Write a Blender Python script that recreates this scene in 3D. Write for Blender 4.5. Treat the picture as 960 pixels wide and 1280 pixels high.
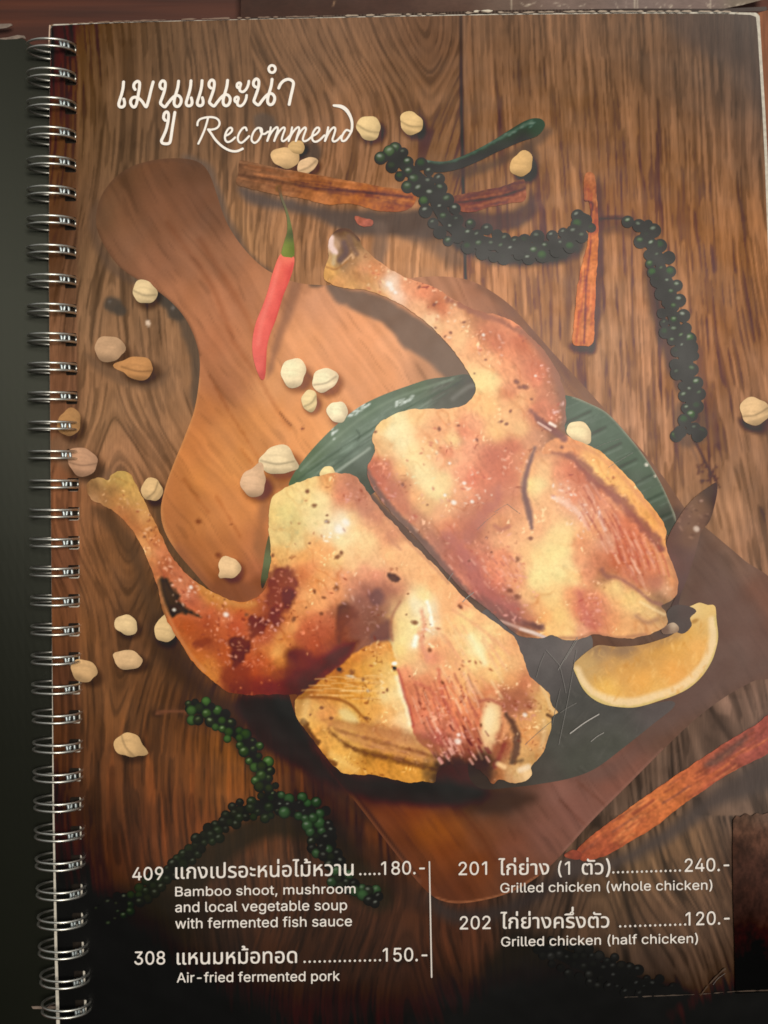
# Spiral-bound restaurant menu page lying on a dark wooden table, seen from straight above.
import bpy, math
import numpy as np
from mathutils import Vector

for o in list(bpy.data.objects):
    bpy.data.objects.remove(o)
scene = bpy.context.scene
S = 0.00024                                   # metres per unit of the page layout (A4 page)
CALIB = None

def W(x, y, z=0.0):                           # page layout (x right, y down) -> metres
    return ((x - 480.0) * S, (600.0 - y) * S, z)

# ------------------------------------------------------------------ camera, world, lamp, exposure
CAM_H = 0.40
cd = bpy.data.cameras.new("camera")
cd.sensor_fit = 'AUTO'; cd.sensor_width = 36.0
cd.lens = 36.0 * CAM_H / (1280 * S)
cd.shift_y = -40.0 / 1280.0
cd.clip_start = 0.01; cd.clip_end = 20.0
cam = bpy.data.objects.new("camera", cd); scene.collection.objects.link(cam)
cam.location = (0, 0, CAM_H)
scene.camera = cam

world = bpy.data.worlds.new("World"); scene.world = world
world.use_nodes = True
bg = world.node_tree.nodes["Background"]
# a dim room: the far side (top of the picture) is lit, the near side where the viewer stands is dark
wn = world.node_tree.nodes; wl = world.node_tree.links
w_tc = wn.new('ShaderNodeTexCoord'); w_sx = wn.new('ShaderNodeSeparateXYZ'); w_mr = wn.new('ShaderNodeMapRange'); w_mr.interpolation_type = 'SMOOTHSTEP'
w_mr.inputs['From Min'].default_value = -0.42; w_mr.inputs['From Max'].default_value = 0.55
w_rp = wn.new('ShaderNodeValToRGB')
w_rp.color_ramp.elements[0].color = (0.004, 0.004, 0.004, 1); w_rp.color_ramp.elements[1].color = (0.40, 0.41, 0.40, 1)
wl.new(w_tc.outputs['Generated'], w_sx.inputs[0]); wl.new(w_sx.outputs['Y'], w_mr.inputs['Value']); wl.new(w_mr.outputs['Result'], w_rp.inputs['Fac'])
wl.new(w_rp.outputs['Color'], bg.inputs[0]); bg.inputs[1].default_value = 1.0

ld = bpy.data.lights.new("ceiling_lamp", 'AREA')
ld.shape = 'DISK'; ld.size = 0.22; ld.energy = 7.9; ld.color = (1.0, 0.93, 0.82)
lamp = bpy.data.objects.new("ceiling_lamp", ld); scene.collection.objects.link(lamp)
lamp.location = (0.125, 0.075, 0.92)
lamp.rotation_euler = (Vector((0.02, 0.0, 0)) - Vector(lamp.location)).to_track_quat('-Z', 'Y').to_euler()

vs = scene.view_settings
vs.view_transform = 'Standard'; vs.look = 'None'; vs.exposure = 0.0; vs.gamma = 1.0; vs.use_curve_mapping = False
scene.cycles.filter_width = 1.7
scene.cycles.max_bounces = 6

# ------------------------------------------------------------------ number helpers
rng = np.random.default_rng(7)

def sstep(a, b, x):
    t = np.clip((x - a) / (b - a + 1e-9), 0, 1)
    return t * t * (3 - 2 * t)

def lin(c):
    c = np.asarray(c, dtype=np.float64)
    return np.where(c <= 0.04045, c / 12.92, ((np.maximum(c, 0) + 0.055) / 1.055) ** 2.4)

def vnoise(X, Y, sx, sy, seed):
    """smooth value noise in -1..1 with cell size sx, sy"""
    r = np.random.default_rng(seed)
    T = r.uniform(-1, 1, (256, 256)).astype(np.float32)
    fx = X / sx + 1000.0; fy = Y / sy + 1000.0
    ix = np.floor(fx).astype(int); iy = np.floor(fy).astype(int)
    tx = fx - ix; ty = fy - iy
    tx = tx * tx * (3 - 2 * tx); ty = ty * ty * (3 - 2 * ty)
    g = lambda a, b: T[b & 255, a & 255]
    return ((g(ix, iy) * (1 - tx) + g(ix + 1, iy) * tx) * (1 - ty)
            + (g(ix, iy + 1) * (1 - tx) + g(ix + 1, iy + 1) * tx) * ty)

def fbm(X, Y, s, seed, n=3, asp=1.0):
    v = 0; a = 1.0; t = 0
    for k in range(n):
        v = v + a * vnoise(X, Y, s / 2 ** k, s * asp / 2 ** k, seed + k); t += a; a *= 0.55
    return v / t

def spline(P, closed=True, per=4.0):
    """Catmull-Rom through P, about one point every `per` units"""
    P = np.asarray(P, float); n = len(P); out = []
    m = n if closed else n - 1
    for i in range(m):
        if closed:
            p0, p1, p2, p3 = P[(i - 1) % n], P[i], P[(i + 1) % n], P[(i + 2) % n]
        else:
            p1, p2 = P[i], P[i + 1]
            p0 = P[i - 1] if i else 2 * p1 - p2
            p3 = P[i + 2] if i + 2 < n else 2 * p2 - p1
        k = max(1, int(math.ceil(np.hypot(*(p2 - p1)[:2]) / per)))
        for j in range(k):
            t = j / k
            out.append(0.5 * (2 * p1 + (p2 - p0) * t + (2 * p0 - 5 * p1 + 4 * p2 - p3) * t * t + (3 * p1 - p0 - 3 * p2 + p3) * t ** 3))
    if not closed:
        out.append(P[-1])
    return np.array(out)

def seg_dist(px, py, A, B, want_t=False):
    """distance from points to the nearest of the segments A->B (and, if wanted, its index + parameter)"""
    n = px.size; d = np.full(n, 1e9, np.float32); w = np.zeros(n, np.float32)
    px = px.ravel().astype(np.float32); py = py.ravel().astype(np.float32)
    for k in range(len(A)):
        ax, ay = A[k]; bx, by = B[k]; vx, vy = bx - ax, by - ay; L = vx * vx + vy * vy + 1e-9
        t = np.clip(((px - ax) * vx + (py - ay) * vy) / L, 0, 1)
        q = (px - ax - t * vx) ** 2 + (py - ay - t * vy) ** 2
        m = q < d
        d[m] = q[m]
        if want_t:
            w[m] = k + t[m]
    return (np.sqrt(d), w) if want_t else np.sqrt(d)

def inside(px, py, A, B):
    """non-zero winding test"""
    px = px.ravel(); py = py.ravel(); wn = np.zeros(px.size, np.int32)
    for k in range(len(A)):
        ax, ay = A[k]; bx, by = B[k]
        if ay == by:
            continue
        up = (ay <= py) & (by > py); dn = (ay > py) & (by <= py)
        if not (up.any() or dn.any()):
            continue
        side = (bx - ax) * (py - ay) - (px - ax) * (by - ay)
        wn += (up & (side > 0)).astype(np.int32) - (dn & (side < 0)).astype(np.int32)
    return wn != 0

def sdf(X, Y, loops):
    """signed distance (negative inside) to closed loops"""
    A = np.concatenate([np.asarray(l, float) for l in loops]); B = np.concatenate([np.roll(np.asarray(l, float), -1, 0) for l in loops])
    d = seg_dist(X, Y, A, B)
    return np.where(inside(X, Y, A, B), -d, d).reshape(X.shape)

def fast_sdf(loops):
    """a function giving the signed distance, tabulated once on a 2-unit grid around the loops"""
    al = np.concatenate([np.asarray(l, float) for l in loops])
    x0, y0 = np.floor(al.min(0)) - 40; x1, y1 = np.ceil(al.max(0)) + 40
    gx = np.arange(x0, x1 + 2, 2.0); gy = np.arange(y0, y1 + 2, 2.0)
    X, Y = np.meshgrid(gx, gy); D = sdf(X, Y, loops)
    return lambda px, py: bilin(D, (px - x0) / 2, (py - y0) / 2)

def bilin(D, fx, fy):
    h, w = D.shape[:2]
    fx = np.clip(fx, 0, w - 1.001); fy = np.clip(fy, 0, h - 1.001)
    ix = fx.astype(int); iy = fy.astype(int); tx = fx - ix; ty = fy - iy
    if D.ndim == 3:
        tx = tx[..., None]; ty = ty[..., None]
    return (D[iy, ix] * (1 - tx) + D[iy, ix + 1] * tx) * (1 - ty) + (D[iy + 1, ix] * (1 - tx) + D[iy + 1, ix + 1] * tx) * ty

# ------------------------------------------------------------------ ink layers (the printed picture is flat ink on paper)
class Layer:
    def __init__(s, x0, y0, x1, y1):
        s.x0, s.y0 = x0, y0
        s.X, s.Y = np.meshgrid(np.arange(x0, x1 + 1, 1.0), np.arange(y0, y1 + 1, 1.0))
        s.c = np.zeros(s.X.shape + (3,), np.float32)
    def box(s, x0, y0, x1, y1):
        h, w = s.X.shape
        a = max(0, int(x0 - s.x0)); b = min(w, int(x1 - s.x0) + 2); c = max(0, int(y0 - s.y0)); d = min(h, int(y1 - s.y0) + 2)
        return (slice(c, d), slice(a, b)) if b > a and d > c else None
    def mix(s, sl, m, col):
        col = np.asarray(col, np.float32) / 255.0
        m = m[..., None]
        s.c[sl] = s.c[sl] * (1 - m) + col * m
    def mul(s, sl, m, f):
        s.c[sl] = s.c[sl] * (1 - m[..., None] * (1 - np.asarray(f, np.float32)))
    def fill(s, pts, e=7.0, p=1.6, step=4):
        """smooth interpolation of ink colours given at points (x, y, r, g, b)"""
        P = np.asarray(pts, np.float32); h, w = s.X.shape
        gx = np.arange(0, w + step, step); gy = np.arange(0, h + step, step)
        GX, GY = np.meshgrid(gx + s.x0, gy + s.y0)
        num = np.zeros(GX.shape + (3,), np.float32); den = np.zeros(GX.shape, np.float32)
        for x, y, r, g, b in P:
            k = 1.0 / ((GX - x) ** 2 + (GY - y) ** 2 + e * e) ** p
            den += k; num += k[..., None] * np.array((r, g, b), np.float32)
        s_ = num / den[..., None] / 255.0
        return bilin(s_, (s.X - s.x0) / step, (s.Y - s.y0) / step).astype(np.float32)
    def poly(s, pts, col, soft=1.5, alpha=1.0, rough=0.0, rs=8, smooth=True, mul=False, seed=3, inset=0.0):
        P = spline(pts, True, 5) if smooth else np.asarray(pts, float)
        sl = s.box(P[:, 0].min() - soft - rough, P[:, 1].min() - soft - rough, P[:, 0].max() + soft + rough, P[:, 1].max() + soft + rough)
        if sl is None: return
        X, Y = s.X[sl], s.Y[sl]
        d = sdf(X, Y, [P]) + inset
        if rough: d = d + rough * fbm(X, Y, rs, seed, 2)
        m = sstep(soft, -soft, d) * alpha
        (s.mul if mul else s.mix)(sl, m, col)
    def stroke(s, pts, w, col, soft=1.0, alpha=1.0, rough=0.0, rs=6, mul=False, seed=5):
        Q = np.asarray(pts, float)
        if np.isscalar(w): w = [w] * len(Q)
        P = spline(np.column_stack([Q, np.asarray(w, float)]), False, 4)
        mw = P[:, 2].max() / 2 + soft + rough + 1
        sl = s.box(P[:, 0].min() - mw, P[:, 1].min() - mw, P[:, 0].max() + mw, P[:, 1].max() + mw)
        if sl is None: return
        X, Y = s.X[sl], s.Y[sl]
        d, t = seg_dist(X, Y, P[:-1, :2], P[1:, :2], True)
        d = d.reshape(X.shape); t = t.reshape(X.shape)
        wd = np.interp(t, np.arange(len(P)), P[:, 2]) / 2
        d = d - wd
        if rough: d = d + rough * fbm(X, Y, rs, seed, 2)
        m = sstep(soft, -soft, d) * alpha
        (s.mul if mul else s.mix)(sl, m, col)
    def ell(s, cx, cy, rx, ry, ang, col, alpha=1.0, soft=0.3, rough=0.0, rs=6, mul=False, seed=9):
        R = max(rx, ry) * (1 + soft + rough) + 2
        sl = s.box(cx - R, cy - R, cx + R, cy + R)
        if sl is None: return
        X, Y = s.X[sl] - cx, s.Y[sl] - cy
        a = math.radians(ang); u = (X * math.cos(a) + Y * math.sin(a)) / rx; v = (-X * math.sin(a) + Y * math.cos(a)) / ry
        r = np.sqrt(u * u + v * v)
        if rough: r = r + rough * fbm(X + cx, Y + cy, rs, seed, 2)
        m = sstep(1 + soft, 1 - soft, r) * alpha
        (s.mul if mul else s.mix)(sl, m, col)
    def specks(s, cx, cy, R, n, light=(255, 232, 210), dark=(120, 55, 45), seed=1, size=1.6, mixd=0.45, ang=35):
        r = np.random.default_rng(seed)
        for k in range(n):
            q = R * math.sqrt(r.uniform()); t = r.uniform(0, 6.283)
            x, y = cx + q * math.cos(t), cy + q * math.sin(t)
            d = r.uniform() < mixd
            z = size * r.uniform(0.6, 1.5)
            s.ell(x, y, z * r.uniform(1.0, 2.2), z * 0.8, ang + r.normal(0, 35), dark if d else light, r.uniform(0.25, 0.62) * (0.8 if d else 1), 0.8)
    def grainy(s, amp, scale, seed, n=3):
        s.c *= (1 + amp * fbm(s.X, s.Y, scale, seed, n))[..., None].astype(np.float32)
    def mute(s, k, gain=1.0):
        """pull the ink towards grey by k"""
        g = (s.c @ np.array((.3, .55, .15), np.float32))[..., None]
        s.c = (s.c * (1 - k) + g * k) * gain
    def sample(s, px, py):
        return bilin(s.c, px - s.x0, py - s.y0)

# what the lamp adds on the laminate (veil) and how strongly it lights the ink, from a grey-card and a black-card render of this set-up
VEIL = [[0.08266, -0.06886, -0.14195, 0.0732, 0.06495, 0.08506, -0.07439, -0.0705, 0.06387, -0.0925, 0.01707, 0.10513, -0.07881, 0.04556, 0.04659], [0.07721, -0.06427, -0.13233, 0.06815, 0.06064, 0.07922, -0.06921, -0.06571, 0.05946, -0.08618, 0.01587, 0.09796, -0.07337, 0.04238, 0.04342], [0.06824, -0.05687, -0.11653, 0.06013, 0.05337, 0.0698, -0.061, -0.05788, 0.05239, -0.07601, 0.01401, 0.08639, -0.06469, 0.03736, 0.03833]]
ILLUM = [[1.06704, -0.03961, -0.04317, 0.00319, 0.00028, 0.04346, -0.00216, -0.00242, -0.00066, -0.02321, 0.00095, 0.00101, 0.00166, -0.00114, -0.00233], [1.01164, -0.03732, -0.03919, 0.00317, -0.00096, 0.04007, -0.00192, -0.00143, -0.00112, -0.02169, 0.00134, 0.00065, 0.00152, -0.00085, -0.002], [0.90713, -0.03234, -0.03475, 0.00232, 0.00015, 0.03503, -0.0015, -0.00132, -0.00096, -0.01818, 0.00082, 0.00014, 0.00196, -0.00075, -0.00272]]
def polyval2(C, x, y):
    u = (x - 480) / 480.0; v = (y - 640) / 640.0; k = 0; out = 0
    for i in range(5):
        for j in range(5 - i):
            out = out + C[k] * u ** i * v ** j; k += 1
    return out
def ink(rgb, px, py):
    """appearance under the lamp (sRGB 0..1) -> reflectance of the ink"""
    L = lin(np.clip(rgb, 0, 1))
    if CALIB is not None:
        return np.full_like(L, CALIB)
    out = np.empty_like(L)
    for ch in range(3):
        ve = polyval2(VEIL[ch], px, py); il = polyval2(ILLUM[ch], px, py)
        out[..., ch] = (L[..., ch] - ve) / il
    return np.clip(out, 0.0015, 0.92)
# ------------------------------------------------------------------ mesh builders
def link(o, parent=None):
    scene.collection.objects.link(o)
    if parent is not None:
        o.parent = parent
        if parent.type == 'EMPTY': o.location.z = -parent.location.z      # parts are modelled with the page at height 0
    return o

def new_mesh(name, V, F, mat, parent=None, cols=None, smooth=False):
    me = bpy.data.meshes.new(name)
    me.from_pydata([tuple(v) for v in V] if not isinstance(V, list) else V, [], F)
    if cols is not None:
        a = me.color_attributes.new("ink", 'FLOAT_COLOR', 'POINT')
        q = np.ones((len(V), 4), np.float32); q[:, :3] = cols
        a.data.foreach_set("color", q.ravel())
    if mat: me.materials.append(mat)
    if smooth: me.polygons.foreach_set("use_smooth", [True] * len(me.polygons))
    me.update()
    return link(bpy.data.objects.new(name, me), parent)

def sheet(name, dist, box, step, z, colour, mat, parent, thick=0.0):
    """a flat sheet cut to the outline dist(x, y) <= 0, with one ink value per vertex"""
    dx, dy = step if isinstance(step, tuple) else (step, step)
    x0, y0, x1, y1 = box
    gx = np.arange(x0 - 2 * dx, x1 + 3 * dx, dx); gy = np.arange(y0 - 2 * dy, y1 + 3 * dy, dy)
    X, Y = np.meshgrid(gx, gy)
    D = dist(X, Y)
    D = np.where(np.abs(D) < 1e-3, -1e-3, D)
    ins = D < 0
    idx = np.full(X.shape, -1, np.int64); n0 = int(ins.sum()); idx[ins] = np.arange(n0)
    vx = [X[ins]]; vy = [Y[ins]]
    hc = ins[:, :-1] != ins[:, 1:]; vc = ins[:-1] != ins[1:]
    th = D[:, :-1][hc] / (D[:, :-1][hc] - D[:, 1:][hc]); tv = D[:-1][vc] / (D[:-1][vc] - D[1:][vc])
    hi = np.full(hc.shape, -1, np.int64); hi[hc] = n0 + np.arange(th.size)
    vi = np.full(vc.shape, -1, np.int64); vi[vc] = n0 + th.size + np.arange(tv.size)
    vx += [X[:, :-1][hc] + th * dx, X[:-1][vc]]; vy += [Y[:, :-1][hc], Y[:-1][vc] + tv * dy]
    px = np.concatenate(vx); py = np.concatenate(vy)
    a, b, c, d = ins[:-1, :-1], ins[:-1, 1:], ins[1:, 1:], ins[1:, :-1]
    cnt = a.astype(int) + b + c + d
    J, I = np.nonzero(cnt == 4)
    Q = np.stack([idx[J + 1, I], idx[J + 1, I + 1], idx[J, I + 1], idx[J, I]], -1)
    lo = [Q.ravel()]; ln = [np.full(len(Q), 4)]
    extra = []; el = []
    for j, i in zip(*np.nonzero((cnt > 0) & (cnt < 4))):
        f = []
        for on, k, e, nx in ((ins[j, i], idx[j, i], hi[j, i], ins[j, i + 1]), (ins[j, i + 1], idx[j, i + 1], vi[j, i + 1], ins[j + 1, i + 1]),
                             (ins[j + 1, i + 1], idx[j + 1, i + 1], hi[j + 1, i], ins[j + 1, i]), (ins[j + 1, i], idx[j + 1, i], vi[j, i], ins[j, i])):
            if on: f.append(k)
            if on != nx: f.append(e)
        extra += f[::-1]; el.append(len(f))
    lo.append(np.array(extra, np.int64)); ln.append(np.array(el, np.int64))
    lo = np.concatenate(lo).astype(np.int32); ln = np.concatenate(ln).astype(np.int32)
    V = np.column_stack([(px - 480) * S, (600 - py) * S, np.full(px.size, z)]).astype(np.float32)
    me = bpy.data.meshes.new(name)
    me.vertices.add(len(V)); me.vertices.foreach_set("co", V.ravel())
    me.loops.add(len(lo)); me.loops.foreach_set("vertex_index", lo)
    me.polygons.add(len(ln)); me.polygons.foreach_set("loop_start", np.concatenate([[0], np.cumsum(ln)[:-1]]).astype(np.int32))
    me.update(calc_edges=True); me.validate()
    if colour is not None:
        cols = ink(colour(px, py), px, py) if callable(colour) else np.broadcast_to(np.asarray(colour, np.float32), (len(V), 3))
        at = me.color_attributes.new("ink", 'FLOAT_COLOR', 'POINT')
        q = np.ones((len(V), 4), np.float32); q[:, :3] = cols
        at.data.foreach_set("color", q.ravel())
    me.materials.append(mat)
    return link(bpy.data.objects.new(name, me), parent)

def outline_sheet(name, pts, step, z, colour, mat, parent, smooth=True, rough=0.0):
    P = spline(pts, True, 4) if smooth else np.asarray(pts, float)
    f = fast_sdf([P]) if len(P) * np.ptp(P[:, 0]) * np.ptp(P[:, 1]) > 4e5 else (lambda x, y: sdf(x, y, [P]))
    if rough:
        f0 = f; f = lambda x, y: f0(x, y) + rough * fbm(x, y, 7, 17, 2)
    o = sheet(name, f, (P[:, 0].min(), P[:, 1].min(), P[:, 0].max(), P[:, 1].max()), step, z, colour, mat, parent)
    return o

def slab(name, pts, z0, z1, mat, parent, smooth=False, rnd=0.0):
    """a solid plate with the given outline"""
    P = spline(pts, True, 6) if smooth else np.asarray(pts, float)
    n = len(P)
    V = [W(x, y, z0) for x, y in P] + [W(x, y, z1) for x, y in P]
    F = [tuple(range(n)), tuple(range(2 * n - 1, n - 1, -1))] + [(i, i + n, (i + 1) % n + n, (i + 1) % n) for i in range(n)]
    return new_mesh(name, V, F, mat, parent)

def tube(path, r, seg=8, closed=False):
    """vertices and faces of a round wire along path (metres)"""
    P = [Vector(p) for p in path]; n = len(P); V = []; F = []
    up = Vector((0.03, 1, 0.02)).normalized(); prev = None
    for i in range(n):
        t = (P[min(i + 1, n - 1)] - P[max(i - 1, 0)]).normalized()
        a = prev if prev is not None else t.orthogonal()
        a = (a - t * a.dot(t)).normalized(); b = t.cross(a); prev = a
        for k in range(seg):
            q = 2 * math.pi * k / seg
            V.append(tuple(P[i] + (a * math.cos(q) + b * math.sin(q)) * r))
    for i in range(n - 1):
        for k in range(seg):
            F.append((i * seg + k, i * seg + (k + 1) % seg, (i + 1) * seg + (k + 1) % seg, (i + 1) * seg + k))
    F.append(tuple(range(seg - 1, -1, -1))); F.append(tuple(range((n - 1) * seg, n * seg)))
    return V, F

# ------------------------------------------------------------------ materials
def mat_new(name):
    m = bpy.data.materials.new(name); m.use_nodes = True
    nt = m.node_tree; p = nt.nodes["Principled BSDF"]
    return m, nt, p

def N(nt, t, **kw):
    n = nt.nodes.new(t)
    for k, v in kw.items():
        if k in n.inputs: n.inputs[k].default_value = v
        else: setattr(n, k, v)
    return n

def tex_co(nt, scale=(1, 1, 1)):
    tc = N(nt, 'ShaderNodeTexCoord'); mp = N(nt, 'ShaderNodeMapping'); mp.inputs['Scale'].default_value = scale
    nt.links.new(tc.outputs['Object'], mp.inputs['Vector'])
    return mp.outputs['Vector']

def mixmul(nt, a, b, fac=1.0):
    m = N(nt, 'ShaderNodeMix'); m.data_type = 'RGBA'; m.blend_type = 'MULTIPLY'; m.inputs[0].default_value = fac
    nt.links.new(a, m.inputs[6]); nt.links.new(b, m.inputs[7])
    return m.outputs[2]

def ramp(nt, fac, stops):
    r = N(nt, 'ShaderNodeValToRGB'); e = r.color_ramp.elements
    e[0].position, e[0].color = stops[0][0], tuple(stops[0][1]) + (1,)
    e[1].position, e[1].color = stops[1][0], tuple(stops[1][1]) + (1,)
    for p, c in stops[2:]:
        q = e.new(p); q.color = tuple(c) + (1,)
    nt.links.new(fac, r.inputs['Fac'])
    return r.outputs['Color']

def laminate(p, nt, gloss=True):
    """the clear film over the print: a soft broad sheen, slightly wavy"""
    p.inputs['Specular IOR Level'].default_value = 0.0
    p.inputs['Roughness'].default_value = 0.7
    if gloss:
        p.inputs['Coat Weight'].default_value = 0.34
        p.inputs['Coat Roughness'].default_value = 0.37
        v = tex_co(nt, (1, 1, 1))
        n = N(nt, 'ShaderNodeTexNoise', Scale=22.0, Detail=3.0)
        nt.links.new(v, n.inputs['Vector'])
        b = N(nt, 'ShaderNodeBump', Strength=0.25, Distance=0.004)
        nt.links.new(n.outputs['Fac'], b.inputs['Height'])
        nt.links.new(b.outputs['Normal'], p.inputs['Coat Normal'])

def print_mat(name, scale=(900, 900, 900), amp=0.10):
    m, nt, p = mat_new(name)
    at = N(nt, 'ShaderNodeVertexColor'); at.layer_name = "ink"
    n = N(nt, 'ShaderNodeTexNoise', Scale=1.0, Detail=3.0, Roughness=0.6)
    nt.links.new(tex_co(nt, scale), n.inputs['Vector'])
    c = ramp(nt, n.outputs['Fac'], [(0.25, (1 - amp,) * 3), (0.75, (1 + amp,) * 3)])
    nt.links.new(mixmul(nt, at.outputs['Color'], c), p.inputs['Base Color'])
    laminate(p, nt)
    return m

M_page = print_mat("printed_wood_ink", (2600, 160, 900), 0.16)
M_print = print_mat("printed_ink", (1500, 1500, 1500), 0.07)
M_board = print_mat("printed_board_ink", (1200, 1200, 900), 0.05)

def flat_mat(name, col, rough=0.5, metal=0.0, noise=0.0, nscale=(300, 300, 300), spec=0.5, bump=0.0):
    m, nt, p = mat_new(name)
    p.inputs['Roughness'].default_value = rough; p.inputs['Metallic'].default_value = metal
    p.inputs['Specular IOR Level'].default_value = spec
    n = N(nt, 'ShaderNodeTexNoise', Scale=1.0, Detail=5.0)
    nt.links.new(tex_co(nt, nscale), n.inputs['Vector'])
    c = ramp(nt, n.outputs['Fac'], [(0.3, [x * (1 - noise) for x in col]), (0.7, [x * (1 + noise) for x in col])])
    nt.links.new(c, p.inputs['Base Color'])
    if bump:
        b = N(nt, 'ShaderNodeBump', Strength=bump, Distance=0.001)
        nt.links.new(n.outputs['Fac'], b.inputs['Height']); nt.links.new(b.outputs['Normal'], p.inputs['Normal'])
    return m

M_text = print_mat("white_lettering_ink", (700, 700, 700), 0.03)
M_core = flat_mat("white_paper_core", (0.52, 0.48, 0.41), 0.8, 0, 0.18, (900, 900, 900))
M_wire = flat_mat("tinned_wire", (0.70, 0.69, 0.63), 0.40, 1.0, 0.10, (900, 900, 900))
M_wire_end = flat_mat("tinned_wire_end", (0.50, 0.56, 0.58), 0.5, 1.0, 0.25, (2500, 2500, 2500))
M_cover = flat_mat("black_plastic_cover", (0.0065, 0.007, 0.0045), 0.46, 0, 0.2, (14, 9, 9), 0.14)
M_cover.node_tree.nodes['Principled BSDF'].inputs['Specular Tint'].default_value = (0.95, 1.0, 0.85, 1)
M_rear = flat_mat("dark_rear_cover", (0.016, 0.012, 0.009), 0.8, 0, 0.3, (600, 600, 600), 0.1)

def table_material():
    m, nt, p = mat_new("table_wood")
    v = tex_co(nt, (10, 220, 60))
    n = N(nt, 'ShaderNodeTexNoise', Scale=1.0, Detail=6.0, Distortion=0.4)
    nt.links.new(v, n.inputs['Vector'])
    c = ramp(nt, n.outputs['Fac'], [(0.25, (0.026, 0.006, 0.0025)), (0.75, (0.100, 0.024, 0.008)), (0.5, (0.062, 0.014, 0.005))])
    nt.links.new(c, p.inputs['Base Color'])
    p.inputs['Roughness'].default_value = 0.5; p.inputs['Specular IOR Level'].default_value = 0.3
    b = N(nt, 'ShaderNodeBump', Strength=0.15, Distance=0.001)
    nt.links.new(n.outputs['Fac'], b.inputs['Height']); nt.links.new(b.outputs['Normal'], p.inputs['Normal'])
    return m
M_table = table_material()

# ------------------------------------------------------------------ the setting: the table the menu lies on
table = new_mesh("table_surface", [(-0.8, -0.9, -0.014), (0.8, -0.9, -0.014), (0.8, 0.9, -0.014), (-0.8, 0.9, -0.014)], [(0, 1, 2, 3)], M_table)
table["kind"] = "structure"

# ------------------------------------------------------------------ the menu
menu = link(bpy.data.objects.new("menu_book", None))
menu.location = (0, 0, -0.0139)
menu["label"] = "spiral bound restaurant menu open at its grilled chicken page on the dark wooden table"
menu["category"] = "menu"
LEFT_EDGE = [(33, 64), (120, 62), (200, 61.5), (330, 61), (560, 63), (800, 65), (1000, 67.5), (1180, 71.5), (1290, 75)]
def lx(y): return float(np.interp(y, [a for a, b in LEFT_EDGE], [b for a, b in LEFT_EDGE]))
PAGE = [(b, a) for a, b in LEFT_EDGE[::-1]] + [(66, 32), (120, 29.5), (200, 27), (330, 24), (480, 21), (620, 18.5), (780, 17), (900, 17), (938, 18.5), (945, 21),
        (947, 40), (950, 90), (953, 140), (956, 200), (958.5, 270), (961, 340), (965, 450), (969, 700), (972, 1000), (973, 1290)]
CORE = [(x - (0.35 if y < 900 else np.interp(y, [900, 1000, 1290], [0.6, 2.2, 4.6])), y + (0 if y > 40 else -1)) for x, y in PAGE[:len(LEFT_EDGE)]] + \
       [(64, 30), (120, 28.2), (200, 26), (330, 23), (480, 19.6), (620, 17), (780, 15), (900, 14.5), (946, 15.5), (950, 20),
        (951, 40), (954, 90), (957, 140), (960, 200), (962.5, 270), (965, 340), (969, 450), (973, 700), (976, 1000), (977, 1290)]
NR = 34
RY = [59 + 36.24 * k for k in range(NR)]
def hole_right(y): return float(np.interp(y, [60, 330, 530, 640, 800, 960, 1080, 1180, 1255], [95.5, 95, 97, 99, 99.5, 100.5, 102.5, 104.5, 108]))
def hole_y(k): return 62.0 + 36.24 * k
def rect_loop(x0, y0, x1, y1, r=2.0):
    return [(x0 + r, y0), (x1 - r, y0), (x1, y0 + r), (x1, y1 - r), (x1 - r, y1), (x0 + r, y1), (x0, y1 - r), (x0, y0 + r)]
HOLES = [rect_loop(hole_right(hole_y(k)) - 14, hole_y(k) - 8, hole_right(hole_y(k)), hole_y(k) + 8.5) for k in range(NR)]
HOLES_CORE = [rect_loop(hole_right(hole_y(k)) - 16, hole_y(k) - 10, hole_right(hole_y(k)) - np.interp(k, [0, 10, 16, 20, 33], [-1.5, -1.5, 0.7, 1.3, 3.0]), hole_y(k) + 8.5 - np.interp(k, [0, 10, 16, 20, 33], [-1.5, -1.5, 0.5, 1.3, 2.6])) for k in range(NR)]

def page_dist(loop, holes):
    fp = fast_sdf([np.asarray(loop, float)])
    def f(X, Y):
        D = fp(X, Y)
        m = (X > 70) & (X < 122)
        if m.any():
            ys = Y[m]; xs = X[m]
            k = np.clip(np.round((ys - 62.0) / 36.24), 0, NR - 1).astype(int)
            hb = np.array([(min(p[0] for p in h), min(p[1] for p in h), max(p[0] for p in h), max(p[1] for p in h)) for h in holes])
            cx = (hb[k, 0] + hb[k, 2]) / 2; cy = (hb[k, 1] + hb[k, 3]) / 2; hx = (hb[k, 2] - hb[k, 0]) / 2; hy = (hb[k, 3] - hb[k, 1]) / 2
            qx = np.abs(xs - cx) - hx; qy = np.abs(ys - cy) - hy
            hd = np.hypot(np.maximum(qx, 0), np.maximum(qy, 0)) + np.minimum(np.maximum(qx, qy), 0)
            D[m] = np.maximum(D[m], -hd)
        return D
    return f
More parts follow.
